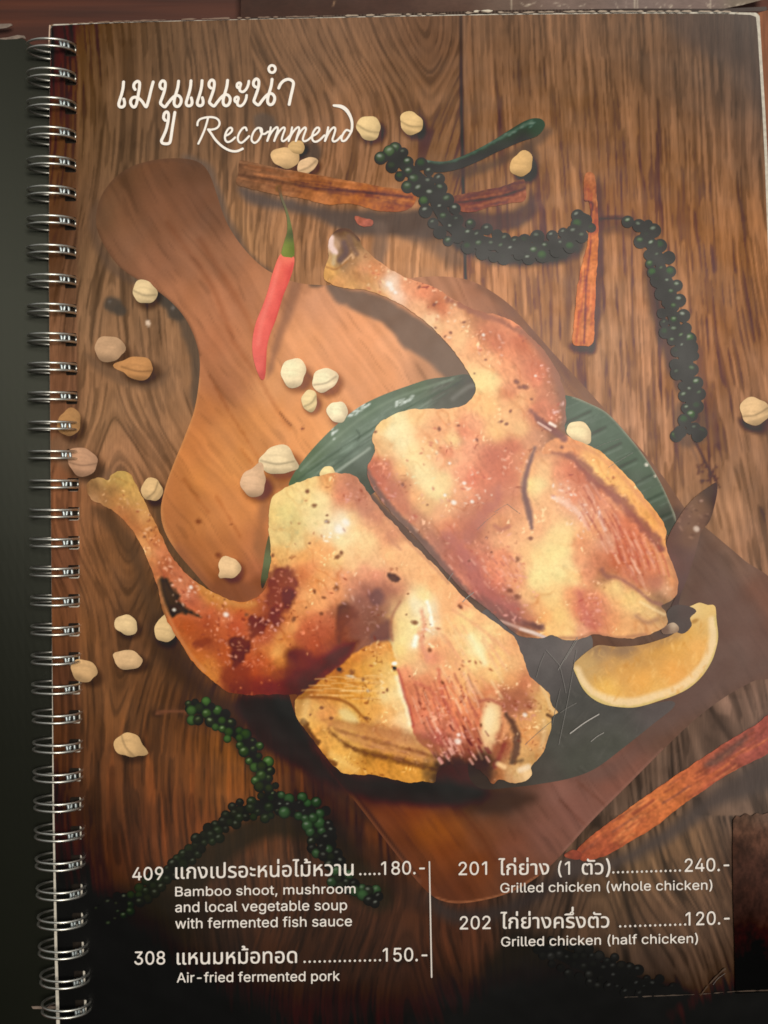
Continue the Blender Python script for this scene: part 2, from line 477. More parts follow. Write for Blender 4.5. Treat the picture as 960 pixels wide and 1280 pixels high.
# ------------------------------------------------------------------ the printed picture: bare wood
LP = Layer(50, 0, 985, 1300)
WOOD = [(70,45,92,72,58),(90,50,98,78,62),(120,150,108,84,64),(200,60,106,82,62),(300,60,116,88,66),(400,80,126,96,74),(500,100,122,92,70),(540,60,112,82,62),(570,200,128,98,76),
 (600,80,132,98,74),(640,60,124,94,72),(720,120,132,100,76),(800,60,122,92,70),(860,60,118,90,70),(900,40,86,68,56),(935,40,78,62,52),(940,110,92,72,60),(950,170,125,95,76),(850,200,142,106,80),(780,180,136,102,78),(900,300,158,114,82),(940,300,150,108,78),
 (880,240,150,110,82),(800,450,184,138,110),(880,450,168,122,94),(930,400,158,114,84),(930,600,154,118,94),(760,430,186,144,116),(800,540,186,142,116),(880,560,170,128,102),(720,380,176,132,104),(660,360,182,136,106),(640,330,180,132,102),
 (470,300,176,130,98),(500,310,202,152,116),(520,330,200,150,114),(600,330,196,144,112),(400,250,164,122,94),(380,300,176,132,100),(320,260,170,126,94),(300,280,176,134,98),(430,130,142,106,80),(440,180,150,112,86),(250,160,124,95,72),(300,120,126,96,72),
 (130,170,114,88,66),(90,250,112,86,66),(100,330,122,95,72),(110,400,142,110,84),(170,500,158,120,90),(130,520,152,116,86),(160,560,160,118,88),(200,450,152,116,88),(170,400,146,112,84),(75,300,104,78,60),(75,500,128,94,70),(75,700,122,82,58),(75,850,92,60,42),
 (110,640,148,102,70),(90,650,140,96,66),(140,700,128,86,54),(110,740,126,84,54),(150,680,126,84,52),(110,800,116,76,46),(130,850,104,68,40),(180,840,92,60,36),(200,860,88,56,32),(240,880,78,46,26),(180,800,100,66,42),(200,760,80,56,36),
 (110,950,92,56,32),(150,900,104,66,36),(150,980,98,56,28),(200,930,94,56,28),(250,960,98,56,26),(270,990,118,70,28),(300,1000,124,70,30),(275,950,126,76,30),(230,1010,86,46,22),(200,1040,74,40,20),(240,1040,90,48,22),(300,1030,60,36,20),(110,1020,56,32,18),(110,1080,40,24,15),(150,1070,72,36,18),(190,1080,80,42,20),
 (75,1000,56,38,30),(75,1100,40,26,20),(80,1200,26,16,12),(100,1150,28,22,12),(110,1200,18,12,8),(110,1260,14,9,6),(150,1160,24,16,8),(150,1230,30,18,12),(200,1150,30,22,12),(250,1150,40,26,16),(250,1250,30,18,12),(300,1200,44,26,18),(300,1260,34,20,14),(340,1180,72,38,18),(330,1080,72,46,30),(360,1090,78,50,34),(280,1090,52,34,24),
 (400,970,84,50,34),(380,1000,64,38,26),(420,1000,76,46,30),(420,1060,44,27,20),(450,1070,66,38,24),(480,1090,70,40,24),(380,1150,62,36,22),(450,1200,64,36,22),(420,1250,44,22,14),(500,1160,76,44,28),(520,1220,66,36,24),(560,1180,92,48,26),(600,1190,78,42,24),(580,1150,74,40,26),(560,1240,46,24,14),(620,1250,22,13,9),(600,1270,20,12,8),
 (640,1160,46,36,30),(700,1130,80,60,48),(660,1110,70,54,46),(720,1160,86,62,46),(760,1120,92,70,52),(800,1080,96,74,54),(850,1050,112,84,60),(860,1100,100,76,58),(880,1150,92,70,56),(820,1150,92,68,52),(860,1200,80,60,48),(890,1220,70,54,44),(860,1232,60,48,42),(820,1210,70,54,46),(700,1210,18,16,10),(720,1250,13,13,6),(800,1262,13,12,6),(900,1260,24,16,12),(960,1260,26,16,14),(660,1220,20,12,8),
 (940,1080,60,40,30),(900,960,104,84,74),(860,950,96,76,66),(930,980,92,76,68),(920,1000,90,72,62),(780,1020,86,68,58),(820,990,88,70,60),(850,930,104,82,70),(890,900,104,82,72),(930,870,112,88,78),(940,680,156,116,92),(900,640,168,128,102),(955,730,140,104,84),(890,640,166,130,106),(960,600,150,114,92),
 (640,250,160,122,96),(600,270,150,112,88),(700,250,150,112,86),(680,200,140,106,82),(760,250,150,110,84),(780,320,166,122,94),(800,380,178,132,104),(700,340,172,130,102),(760,360,180,138,110)]
base = LP.fill(WOOD, e=26, p=1.7, step=8)
def wood_grain():
    X, Y = LP.X, LP.Y
    wob = 4 * fbm(X, Y, 55, 21, 2, 3.5) + 9 * vnoise(X, Y, 150, 420, 24)
    def arches(xc, s0, terms):
        f = np.sqrt((X - xc + wob * .7) ** 2 + s0 ** 2) * 1.0
        for y0, L, A in terms: f = f + A * np.tanh((Y - y0) / L)
        return f + wob * .5
    f1 = arches(152 + 10 * np.sin(Y / 90.0), 9, [(560, 60, -26), (715, 55, 26), (850, 55, 10), (330, 90, -12)])
    f2 = arches(520 + 14 * np.sin(Y / 70.0), 9, [(95, 55, 30), (1180, 80, -26), (1090, 60, 24)])
    f3 = X + wob - (Y - 300) * 0.055 - sstep(840, 960, X) * sstep(100, 500, Y) * (Y - 300) * 0.10
    f4 = arches(745, 14, [(1125, 60, -16)]) - (Y - 1000) * 0.24 * np.sign(X - 745) * 0 - sstep(770, 860, X) * (Y - 1000) * 0.22
    f = np.where(X < 318 + 6 * vnoise(X, Y, 50, 50, 29), f1, np.where(X < 579, f2, np.where((Y > 1020) & (X > 640), f4, f3)))
    g1 = vnoise(f, Y, 3.6, 80, 31); g2 = vnoise(f, Y, 7.5, 130, 32); g3 = vnoise(f, Y, 2.9, 30, 33)
    g = 0.6 * g1 + 0.5 * g2 + 0.3 * g3
    pores = sstep(0.08, 0.30, vnoise(f, Y, 2.7, 46, 35) * 0.85 + 0.35 * vnoise(f, Y, 14, 90, 36))
    dash = sstep(0.35, 0.6, vnoise(f, Y, 3.0, 13, 37))
    br = fbm(X, Y, 90, 41, 3, 1.7)
    amp = 0.16 + 0.12 * sstep(700, 1000, Y) + 0.06 * sstep(560, 650, X)
    return 1.03 + amp * g - (0.20 + 0.06 * sstep(800, 1000, Y)) * pores - 0.06 * dash + 0.07 * br
gm = wood_grain()
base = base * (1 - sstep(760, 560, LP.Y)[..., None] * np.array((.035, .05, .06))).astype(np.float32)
# lighter streaks in the dark lower half keep an orange tint
base = base * np.array((1.02, .985, .915), np.float32)
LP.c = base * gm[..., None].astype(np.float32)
hot = (sstep(0.15, 0.7, vnoise(LP.X + 8 * fbm(LP.X, LP.Y, 60, 21, 2, 3.0), LP.Y, 6, 70, 77)) * sstep(850, 980, LP.Y) * sstep(1150, 1040, LP.Y) * sstep(700, 560, LP.X) * sstep(115, 150, LP.X))[..., None]
LP.c += (hot * np.array((0.085, 0.036, 0.010))).astype(np.float32)
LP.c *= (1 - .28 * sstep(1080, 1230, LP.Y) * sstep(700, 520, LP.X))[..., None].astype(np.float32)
LP.c = np.clip(LP.c, 0.01, 1)
# plank seam
LP.stroke([(576,16),(577,120),(579,240),(582,352)], [4,5,4,4], (62,46,38), 1.5, 0.9)
LP.stroke([(581,16),(582,120),(584,235)], 5, (150,112,84), 2.5, 0.45)
LP.stroke([(600,16),(604,120),(606,180)], 22, (168,124,90), 8, 0.30)
# darker binding margin
LP.poly([(40,0),(96,0),(97,420),(99,760),(101,1000),(108,1300),(40,1300)], (0.88,0.84,0.86), 3, 0.9, mul=True, smooth=False)
LP.poly([(846,10),(960,10),(960,140),(925,90),(890,72),(850,50)], (74,58,50), 14, 0.6)
# printed cast shades of the pictured objects
SH = (84, 74, 66)
def shade(pts, col, soft=8, al=0.9, sm=True): LP.poly(pts, col, soft, al, 2.0, 14, sm)
shade([(112,270),(122,250),(126,300),(146,330),(176,352),(196,366),(180,362),(140,342),(118,310)], (88,68,54), 5, .6)
shade([(228,196),(262,206),(276,240),(290,278),(314,318),(344,344),(330,352),(296,330),(266,290),(252,240)], (104,84,70), 5, .85)
shade([(172,330),(200,345),(230,372),(250,410),(256,450),(252,510),(240,505),(238,450),(222,405),(196,372),(165,352)], (92,76,62), 5, .8)
shade([(300,233),(345,246),(430,262),(520,262),(552,250),(600,280),(590,300),(540,300),(490,296),(440,292),(380,268),(320,258),(302,246)], (94,80,72), 6, .92)
shade([(505,296),(560,300),(580,330),(560,334),(545,318)], (112,92,80), 8, .6)
shade([(470,280),(486,286),(480,330),(466,330)], (124,102,88), 5, .6)
shade([(560,262),(620,266),(656,256),(664,238),(670,262),(650,284),(600,292),(566,284)], (96,78,66), 5, .85)
shade([(655,180),(672,190),(672,224),(655,224)], (88,74,64), 5, .7)
shade([(565,212),(610,202),(650,182),(680,160),(690,166),(660,190),(610,214),(575,222)], (98,80,68), 5, .7)
shade([(700,294),(730,300),(722,322),(690,330),(640,332),(590,322),(560,300),(600,306),(650,316)], (78,72,62), 6, .9)
shade([(744,226),(754,240),(756,300),(754,360),(746,430),(734,434),(740,330)], (100,76,62), 4, .8)
shade([(714,428),(742,426),(744,440),(716,440)], (92,66,54), 4, .8)
shade([(708,330),(722,320),(716,380),(712,430),(706,420)], (120,90,74), 4, .6)
shade([(752,274),(790,276),(800,300),(770,292),(756,296)], (110,84,70), 5, .6)
shade([(806,330),(822,340),(840,420),(860,490),(846,488),(824,430),(810,380)], (92,76,66), 5, .75)
shade([(846,505),(880,505),(880,550),(850,556)], (94,78,70), 5, .6)
shade([(922,520),(934,528),(950,536),(975,534),(975,545),(940,542),(924,532)], (96,70,58), 3, .8)
shade([(205,628),(222,660),(248,706),(262,736),(240,722),(212,690),(196,650),(188,626)], (96,70,48), 5, .85)
shade([(118,632),(136,636),(152,652),(176,690),(190,740),(202,780),(190,782),(170,720),(146,676),(120,644)], (84,58,38), 7, .8)
shade([(196,770),(222,800),(252,846),(290,874),(340,880),(372,880),(388,930),(420,976),(470,1030),(444,1016),(400,980),(360,930),(320,905),(270,892),(215,846),(185,800)], (58,38,24), 12, .85)
shade([(300,872),(372,878),(390,930),(430,985),(400,975),(345,945),(310,915)], (42,26,18), 8, .92)
shade([(372,930),(410,980),(470,1060),(540,1128),(520,1140),(450,1080),(400,1020)], (48,29,20), 9, .6)
shade([(535,1110),(560,1132),(610,1134),(660,1116),(700,1086),(760,1040),(745,1070),(700,1108),(640,1144),(580,1156),(545,1140)], (50,40,36), 8, .85)
shade([(700,1080),(760,1034),(840,976),(905,938),(965,890),(965,905),(900,952),(830,1000),(760,1052),(712,1092)], (70,56,50), 6, .75)
shade([(700,1078),(760,1074),(830,1036),(890,990),(965,944),(972,980),(900,1008),(840,1050),(770,1086),(705,1098)], (72,60,54), 9, .85)
shade([(60,560),(85,545),(120,578),(150,600),(130,612),(104,606)], (120,90,66), 6, .6)
shade([(105,440),(140,456),(165,470),(200,466),(214,458),(200,484),(160,484),(120,462)], (104,78,58), 5, .6)
# peppercorn undersides
shade([(235,900),(270,905),(300,940),(318,975),(334,1010),(300,1030),(260,1052),(220,1088),(160,1128),(112,1150),(110,1180),(170,1160),(240,1122),(300,1066),(350,1046),(400,1060),(420,1100),(470,1140),(490,1118),(450,1070),(420,1020),(380,1010),(340,985),(310,915),(260,884)], (34,26,14), 9, .85)
shade([(105,1130),(170,1110),(250,1130),(240,1160),(200,1230),(110,1230)], (24,17,8), 16, .7)
shade([(640,1168),(700,1178),(760,1200),(830,1230),(862,1244),(800,1262),(640,1262),(600,1230)], (22,18,12), 12, .85)
# dark clusters seen behind the lettering and by the board
shade([(318,146),(336,142),(348,158),(342,168),(322,166)], (92,76,64), 4, .8)
shade([(372,180),(396,178),(402,196),(392,206),(376,200)], (82,68,58), 4, .85)
for x, y, r in [(141,381,11),(222,389,13),(150,388,8),(210,372,14)]:
    LP.ell(x, y, r, r * .9, 20, (76,66,56), .9, .35, .15)
LP.ell(216,385,2.5,2.5,0,(140,128,116),.6,.6); LP.ell(137,377,2.2,2.2,0,(120,108,98),.5,.6)
LP.ell(185,404,3,4,-30,(235,205,175),.9,.4)
LP.ell(196,892,7,5,0,(52,30,18),.7,.5)
LP.stroke([(196,891),(215,889),(236,890)], 4, (112,66,42), 1.2, .9)
LP.stroke([(738,276),(765,272),(790,274)], 4, (84,64,54), 1.5, .85)
LP.stroke([(740,300),(766,284),(786,286)], 3, (120,94,80), 2, .5)
LP.stroke([(868,550),(878,570),(888,590),(900,610)], [4,3,3,2], (84,62,52), 1.5, .85)
LP.stroke([(856,550),(868,566),(876,590)], 3, (124,94,78), 2, .6)
for k in range(22):
    LP.ell(874 + rng.uniform(-2, 22), 580 + rng.uniform(-2, 24), rng.uniform(1.5, 3.5), 2, rng.uniform(0, 180), (88,62,54), .6, .5)
# nuts' small shades
NUTS = [ # x, y, rx, ry, angle, colour, tip direction (deg) or None, seam angle or None
 (461,160,16,14.5,0,(226,192,136),None,20),(514,154,15,14,10,(224,186,128),None,15),(357,197,17,14,0,(218,176,122),None,None),(384,207,13,10,-28,(222,182,136),None,-30),(371,184,11,8,0,(208,168,112),None,None),
 (652,205,14,16,20,(220,176,118),None,None),(181,365,15,15,-10,(220,190,140),None,12),(137,436,20,15.5,15,(190,150,112),None,None),(172,460,21,14,0,(190,134,82),185,8),(87,528,15,17,0,(170,124,78),None,None),
 (103,577,20,17,12,(186,140,106),None,4),(190,612,13,15,20,(216,176,122),None,-55),(158,781,14,13,10,(218,184,132),None,None),(206,788,13,15,10,(214,178,124),-80,None),
 (161,825,18,11.5,4,(208,168,120),200,None),(105,838,18,13,28,(200,158,108),None,None),(161,931,17,16,0,(204,162,108),25,60),(943,514,19,17,-20,(222,182,132),None,-18)]
for x, y, rx, ry, an, col, tip, seam in NUTS:
    LP.ell(x + rx * .28, y + ry * .42, rx * 1.12, ry * 1.05, an, (0.42, 0.38, 0.36), .75, .3, mul=True)
LP.grainy(0.03, 14, 91)
# ------------------------------------------------------------------ printed nuts, pods and sticks
def put_label(o, t):
    if t: o["label"] = t
    return o
ZL = [0.00006]
def zup(d=0.000012):
    ZL[0] += d; return ZL[0]

def nut(x, y, rx, ry, an, col, tip, seam, seed):
    r = np.random.default_rng(seed); th = np.arange(0, 360, 12)
    ph = r.uniform(0, 6.28, 3); P = []
    for t in th:
        q = 1 + 0.08 * math.sin(2 * math.radians(t) + ph[0]) + 0.06 * math.sin(3 * math.radians(t) + ph[1]) + 0.03 * math.sin(6 * math.radians(t) + ph[2])
        u, v = rx * q * math.cos(math.radians(t)), ry * q * math.sin(math.radians(t)); a = math.radians(an)
        px, py = u * math.cos(a) - v * math.sin(a), u * math.sin(a) + v * math.cos(a)
        if tip is not None:
            d = (math.degrees(math.atan2(py, px)) - tip + 180) % 360 - 180
            k = 1 + 0.42 * math.exp(-(d / 15.0) ** 2); px *= k; py *= k
        P.append((x + px, y + py))
    L = Layer(x - 40, y - 40, x + 40, y + 40)
    c = np.array(col, float); L.c[:] = c / 255
    L.ell(x - rx * .25, y - ry * .3, rx * .75, ry * .65, an, np.minimum(c * 1.10, 255), .85, .7)
    L.ell(x + rx * .05, y + ry * 1.5, rx * 1.5, ry * .8, an, c * .70, .75, .5)
    L.ell(x + rx * 1.5, y + ry * .3, rx * .8, ry * 1.3, an, c * .76, .6, .5)
    for k in range(4):
        a = math.radians(an + r.uniform(-20, 20)); o = r.uniform(-.6, .6)
        L.stroke([(x - rx * .7, y + o * ry * .7 - 2), (x, y + o * ry - 3 * math.sin(k)), (x + rx * .7, y + o * ry * .7 + 1)], 1.4, c * .93, 1.2, .4)
    if seam is not None:
        a = math.radians(seam); ux, uy = math.cos(a), math.sin(a); nx, ny = -uy, ux; o = ry * .28
        L.stroke([(x - ux * rx * .95 + nx * o * .3, y - uy * rx * .95 + ny * o * .3), (x + nx * o, y + ny * o), (x + ux * rx * .95 + nx * o * .2, y + uy * rx * .95 + ny * o * .2)], 1.9, c * .66, 1.0, .7)
        L.stroke([(x - ux * rx * .8 + nx * (o + 3), y - uy * rx * .8 + ny * (o + 3)), (x + nx * (o + 4), y + ny * (o + 4)), (x + ux * rx * .8 + nx * (o + 3), y + uy * rx * .8 + ny * (o + 3))], 2.6, np.minimum(c * 1.06, 255), 1.2, .6)
    L.grainy(.06, 7, seed + 50)
    return outline_sheet("printed_nut", P, 1.3, zup(), L.sample, M_print, page)

def make_nuts_on_wood():
    for i, n in enumerate(NUTS):
        nut(*n, seed=100 + i)

def stick(pts, paint, label=None, step=1.5):
    P = np.array(pts)
    L = Layer(P[:, 0].min() - 12, P[:, 1].min() - 12, P[:, 0].max() + 12, P[:, 1].max() + 12)
    paint(L)
    L.c *= (1 + .16 * fbm(L.X, L.Y, 9, 301, 3) + .10 * vnoise(L.X, L.Y, 2.6, 2.6, 302))[..., None].astype(np.float32)
    L.c *= np.array((1.0, 1.06, 1.0), np.float32)
    return put_label(outline_sheet("printed_cinnamon_stick", pts, step, zup(), L.sample, M_print, page, True, 1.0), label)

def streaks(L, p0, p1, half, n, cols, seed, wid=(1.0, 3.2), ln=(12, 50)):
    r = np.random.default_rng(seed); p0 = np.array(p0, float); p1 = np.array(p1, float); d = p1 - p0; Ld = np.hypot(*d); d /= Ld; nn = np.array((-d[1], d[0]))
    for k in range(n):
        l = r.uniform(*ln); s = r.uniform(-5, Ld - l * .5); o = r.uniform(-half, half); a = p0 + d * s + nn * o; b = a + d * l + nn * r.normal(0, 1.0)
        L.stroke([a, (a + b) / 2 + nn * r.normal(0, .8), b], r.uniform(*wid), cols[r.integers(len(cols))], 1.2, r.uniform(.25, .7))

def make_sticks():
    def a(L):
        L.c[:] = L.fill([(300,206,112,70,50),(330,214,124,76,52),(400,226,146,84,54),(450,234,170,96,58),(500,242,184,104,66),(516,246,170,96,62),(300,226,130,82,58),(340,236,158,100,70),(400,244,186,108,66),(450,252,182,102,60),(490,256,170,94,58),(512,258,150,84,56)], 12)
        streaks(L, (300,218), (515,252), 15, 60, [(110,62,42),(96,54,38),(205,124,82),(190,106,64),(150,84,54)], 3)
        L.stroke([(298,219),(340,225),(400,236),(450,240),(515,247)], [3,3,3,4,2], (92,56,42), 1.5, .85)
        L.stroke([(300,203),(360,212),(430,224),(515,240)], 2.5, (176,116,84), 1.5, .6)
        L.poly([(296,230),(320,238),(372,250),(440,262),(470,266),(296,262)], (110,76,58), 4, .5)
        L.ell(348,236,4,4,0,(110,76,46),.8,.5)
    stick([(300,201),(312,203),(350,211),(420,223),(480,234),(514,238),(521,246),(516,258),(500,265),(470,263),(440,255),(410,256),(380,249),(343,243),(312,236),(296,231),(298,218)], a, "long brown cinnamon stick printed above the red chilli")
    def a2(L):
        L.c[:] = L.fill([(446,275,182,98,82),(464,281,168,92,80)], 5); L.grainy(.12, 6, 4)
    stick([(444,271),(455,273),(466,276),(465,283),(455,283),(447,280)], a2, "tiny reddish cinnamon chip below the long stick", 1.1)
    def b(L):
        L.c[:] = L.fill([(566,248,112,74,64),(600,242,122,80,68),(650,230,128,84,70),(655,236,110,74,62),(575,262,150,86,74),(600,258,168,92,78),(640,250,176,98,80),(656,246,180,100,82),(600,249,96,64,56),(640,240,100,66,58)], 8)
        streaks(L, (566,256), (656,238), 12, 26, [(98,62,54),(184,108,90),(140,84,70)], 5)
        L.stroke([(564,254),(600,250),(630,244),(656,236)], 2.5, (86,60,52), 1.2, .8)
    stick([(565,246),(600,239),(630,233),(650,225),(656,228),(656,250),(640,254),(610,260),(585,266),(572,262),(562,254)], b, "short paired cinnamon sticks printed under the green chilli")
    def c(L):
        L.c[:] = L.fill([(737,222,182,106,76),(737,250,176,98,72),(740,255,120,72,52),(742,280,176,92,62),(740,310,214,120,78),(734,340,222,126,84),(724,380,224,126,86),(740,380,210,112,78),(722,425,222,130,92),(738,425,214,122,86)], 8)
        streaks(L, (740,225), (728,430), 8, 40, [(176,84,56),(236,150,108),(160,78,54),(226,138,96)], 6, (1, 2.6), (15, 60))
        L.stroke([(739,300),(733,350),(731,400),(730,430)], [1.5,2.2,2.5,2.5], (128,66,48), 1.0, .8)
        L.stroke([(731,252),(738,253),(741,256),(738,272)], 2.2, (92,58,44), 1.2, .85)
        L.stroke([(716,428),(728,432),(741,428)], 3, (206,120,84), 1.4, .6)
    stick([(731,218),(743,219),(745,240),(747,262),(748,285),(747,315),(745,350),(743,395),(741,429),(728,432),(716,429),(718,395),(721,362),(727,332),(734,306),(737,282),(738,262),(735,252),(730,250)], c, "upright orange cinnamon stick printed beside the peppercorn strand")
    def d(L):
        L.c[:] = L.fill([(724,1070,150,64,44),(745,1055,178,86,56),(790,1028,196,104,62),(830,1000,206,108,62),(870,970,196,98,60),(890,955,158,76,60),(930,925,164,80,68),(960,912,160,74,64),(800,1040,176,82,46),(850,1010,186,92,50),(900,975,160,72,54),(955,940,150,68,60),(760,1066,150,66,44)], 14)
        streaks(L, (725,1068), (965,915), 18, 70, [(158,72,46),(226,130,80),(140,62,46),(204,104,62),(122,66,56)], 8, (1.5, 4), (10, 40))
        L.poly([(880,954),(925,924),(934,920),(925,932),(895,956)], (92,66,62), 5, .7, 2, 6)
        L.grainy(.10, 9, 12)
    stick([(720,1066),(728,1054),(752,1034),(790,1007),(830,979),(870,952),(905,929),(940,908),(966,893),(970,930),(955,944),(935,954),(905,970),(880,987),(850,1008),(818,1033),(790,1050),(765,1065),(745,1073),(728,1076)], d, "broad orange cinnamon bark printed below the cutting board")
    def e(L):
        L.c[:] = L.fill([(708,1068,146,66,48),(722,1070,130,56,42)], 5); L.grainy(.15, 6, 14)
    stick([(705,1068),(716,1062),(727,1066),(726,1073),(714,1073)], e, "small red bark chip at the tip of the broad cinnamon bark", 1.1)

def make_green_chilli():
    P = [(526,200),(545,202),(562,201),(590,190),(616,176),(638,162),(655,152),(668,148),(678,150),(681,158),(672,170),(650,178),(622,190),(598,202),(572,212),(548,216),(530,212)]
    L = Layer(515, 140, 690, 225)
    L.c[:] = L.fill([(530,206,60,70,60),(560,206,66,76,66),(600,190,58,76,62),(640,168,58,78,64),(672,156,62,84,68),(560,213,56,64,58),(600,202,54,66,58),(650,178,56,68,60)], 8)
    L.stroke([(530,201),(555,203),(580,196),(610,181),(640,165),(664,152)], 3.2, (112,128,108), 1.8, .6, 1.5)
    for k in range(26):
        t = rng.uniform(0, 1); L.ell(530 + 140 * t, 203 - 50 * t ** 1.3 + rng.normal(0, 2), 2.5, 1, -25, (140,154,136), .5, .6)
    put_label(outline_sheet("printed_green_chilli", P, 1.4, zup(), L.sample, M_print, page), "dark green chilli printed at the top of the peppercorn strand")

def make_red_chilli():
    P = [(350,319),(356,317),(362,319),(368,322),(367,335),(362,351),(355,368),(350,384),(345,400),(338,418),(334,434),(333,452),(332,468),(330,475),(326,474),(320,460),(316,442),(316,424),(320,404),(328,384),(335,364),(340,345),(345,330)]
    L = Layer(300, 230, 385, 485)
    L.c[:] = L.fill([(356,322,246,128,104),(350,340,244,118,98),(360,340,226,92,82),(342,370,246,118,102),(352,372,226,92,84),(330,400,244,120,104),(342,400,230,98,88),(320,430,240,116,102),(332,430,232,104,92),(324,460,234,110,98),(330,470,200,88,78)], 6)
    L.stroke([(349,330),(340,365),(328,400),(323,430)], 5, (255,142,124), 3, .5)
    L.stroke([(366,330),(354,372),(343,406),(334,436),(331,468)], 3, (208,82,74), 2, .6)
    L.grainy(.03, 9, 61)
    q = put_label(outline_sheet("printed_red_chilli", P, 1.3, zup(), L.sample, M_print, page), "bright red chilli with a green stalk printed on the board's edge")
    P2 = [(347,234),(351,236),(354,248),(359,262),(364,280),(367,298),(368,320),(361,322),(352,319),(355,304),(359,290),(359,276),(356,262),(350,246)]
    L2 = Layer(335, 225, 380, 330)
    L2.c[:] = L2.fill([(349,238,120,80,54),(352,250,112,104,80),(358,270,118,118,80),(362,285,130,134,76),(358,312,146,152,76),(364,312,104,116,58),(366,290,74,80,58)], 6)
    put_label(outline_sheet("printed_chilli_stalk", P2, 1.1, zup(), L2.sample, M_print, page), "green stalk of the printed red chilli")

def strand(path, spread, rad, seed, cols, hl, label, gap=1.3, extra=()):
    r = np.random.default_rng(seed); P = spline(path, False, 4); n = len(P)
    B = [(x, y, rad) for x, y in extra]; m0 = len(B)
    for tries in range(int(n * 40)):                    # berries packed side by side along the stalk
        i = r.integers(0, n); t = P[min(i + 1, n - 1)] - P[max(i - 1, 0)]; t = t / (np.hypot(*t) + 1e-6); nn = np.array((-t[1], t[0]))
        w = np.interp(i / (n - 1), np.linspace(0, 1, len(spread)), spread)
        q = P[i] + nn * r.uniform(-w, w) * .5 + t * r.uniform(-3, 3)
        if all((q[0] - b[0]) ** 2 + (q[1] - b[1]) ** 2 > (gap * rad) ** 2 for b in B):
            B.append((q[0], q[1], rad * r.uniform(.72, 1.2)))
    B = B[m0:]
    B += [(x, y, rad * 1.05) for x, y in extra]
    B = sorted(B, key=lambda b: b[1] + r.uniform(-6, 6))
    A = np.array(B); x0, y0 = A[:, 0].min() - 20, A[:, 1].min() - 20; x1, y1 = A[:, 0].max() + 20, A[:, 1].max() + 20
    L = Layer(x0, y0, x1, y1); L.c[:] = np.array(cols[0]) / 255 * .5
    for x, y, q in B:
        col = np.array(cols[r.integers(len(cols))], float) * r.uniform(.80, 1.12)
        L.ell(x, y, q * 1.0, q * 1.0, 0, col * .50, .95, .14)
        L.ell(x - q * .06, y - q * .12, q * .82, q * .80, 0, col * .92, .95, .35)
        L.ell(x - q * .14, y - q * .30, q * .52, q * .42, 0, np.minimum(col * 1.22, 255), .6, .7)
        if r.uniform() < .6:
            L.ell(x - q * .16 + r.normal(0, .5), y - q * .36, q * .34, q * .20, r.uniform(-30, 20), hl, r.uniform(.4, .95), .6)
    C = A.copy()
    def dist(X, Y):
        D = np.full(X.shape, 1e3)
        for i in range(n):
            w = np.interp(i / (n - 1), np.linspace(0, 1, len(spread)), spread)
            D = np.minimum(D, np.hypot(X - P[i, 0], Y - P[i, 1]) - w * .22)
        for x, y, q in C: D = np.minimum(D, np.hypot(X - x, Y - y) - q)
        return D
    return put_label(sheet("printed_peppercorn_strand", dist, (A[:, 0].min() - 10, A[:, 1].min() - 10, A[:, 0].max() + 10, A[:, 1].max() + 10), 1.3, zup(), L.sample, M_print, page), label)

def make_strands():
    dk = [(66,70,57),(72,82,62),(62,65,55),(80,94,66)]
    strand([(480,196),(500,203),(522,222),(540,240),(550,262),(566,284),(590,298),(620,306),(660,310),(700,304),(728,288),(730,270)], [16,34,36,38,36,34,30,26,24,16], 7.8, 5, dk, (168,170,156), "dark green peppercorn strand crossing the cinnamon sticks" , 1.38, [(487,190),(494,186),(476,198),(732,276),(722,270)])
    strand([(786,278),(800,282),(812,300),(820,320),(830,345),(834,372),(842,400),(850,430),(857,455),(862,480),(864,505),(860,525),(862,540)], [10,22,26,28,28,30,30,32,30,26,18,16], 7.6, 6, [(60,70,50),(66,80,54),(56,62,48),(74,92,56),(62,66,54)], (172,176,160), "dark green peppercorn strand hanging down the right planks", 1.38, [(845,545),(850,540),(872,545),(876,541),(868,536)])
    strand([(236,886),(256,888),(275,900),(292,915),(310,932),(322,952),(330,972),(336,990),(332,1002)], [22,26,26,22,24,26,24,18], 6.2, 7, [(38,46,22),(48,68,30),(32,36,18),(62,92,42),(26,28,14)], (140,158,114), "bright green peppercorn strand printed below the burnt drumstick", 1.4, [(240,900),(248,900)])
    strand([(352,1004),(330,1012),(305,1012),(282,1030),(258,1048),(238,1066),(222,1082),(198,1100),(176,1120),(150,1132),(128,1146)], [22,24,22,20,18,18,18,22,26,28], 6.0, 8, [(22,28,12),(26,36,14),(20,22,10),(18,18,10)], (92,98,80), "nearly black peppercorn strand trailing to the lower left", 1.35)
    strand([(352,1004),(376,1008),(396,1022),(400,1045),(408,1064),(420,1082),(430,1098),(440,1108),(458,1118),(470,1122)], [22,24,30,34,26,20,18,10,16], 6.4, 9, [(20,18,15),(28,32,19),(22,22,18),(42,68,36),(18,16,13)], (118,122,108), "black and green peppercorn strand running behind the bamboo shoot lines", 1.3, [(410,1062),(426,1076),(470,1112),(461,1125),(415,1102)])
    strand([(672,1182),(700,1192),(728,1204),(756,1214),(786,1226),(815,1234),(842,1240)], [22,34,40,44,40,30,16], 6.0, 10, [(24,23,20),(28,27,24),(20,20,17)], (66,66,62), "charcoal peppercorn strand printed under the half chicken line", 1.6)
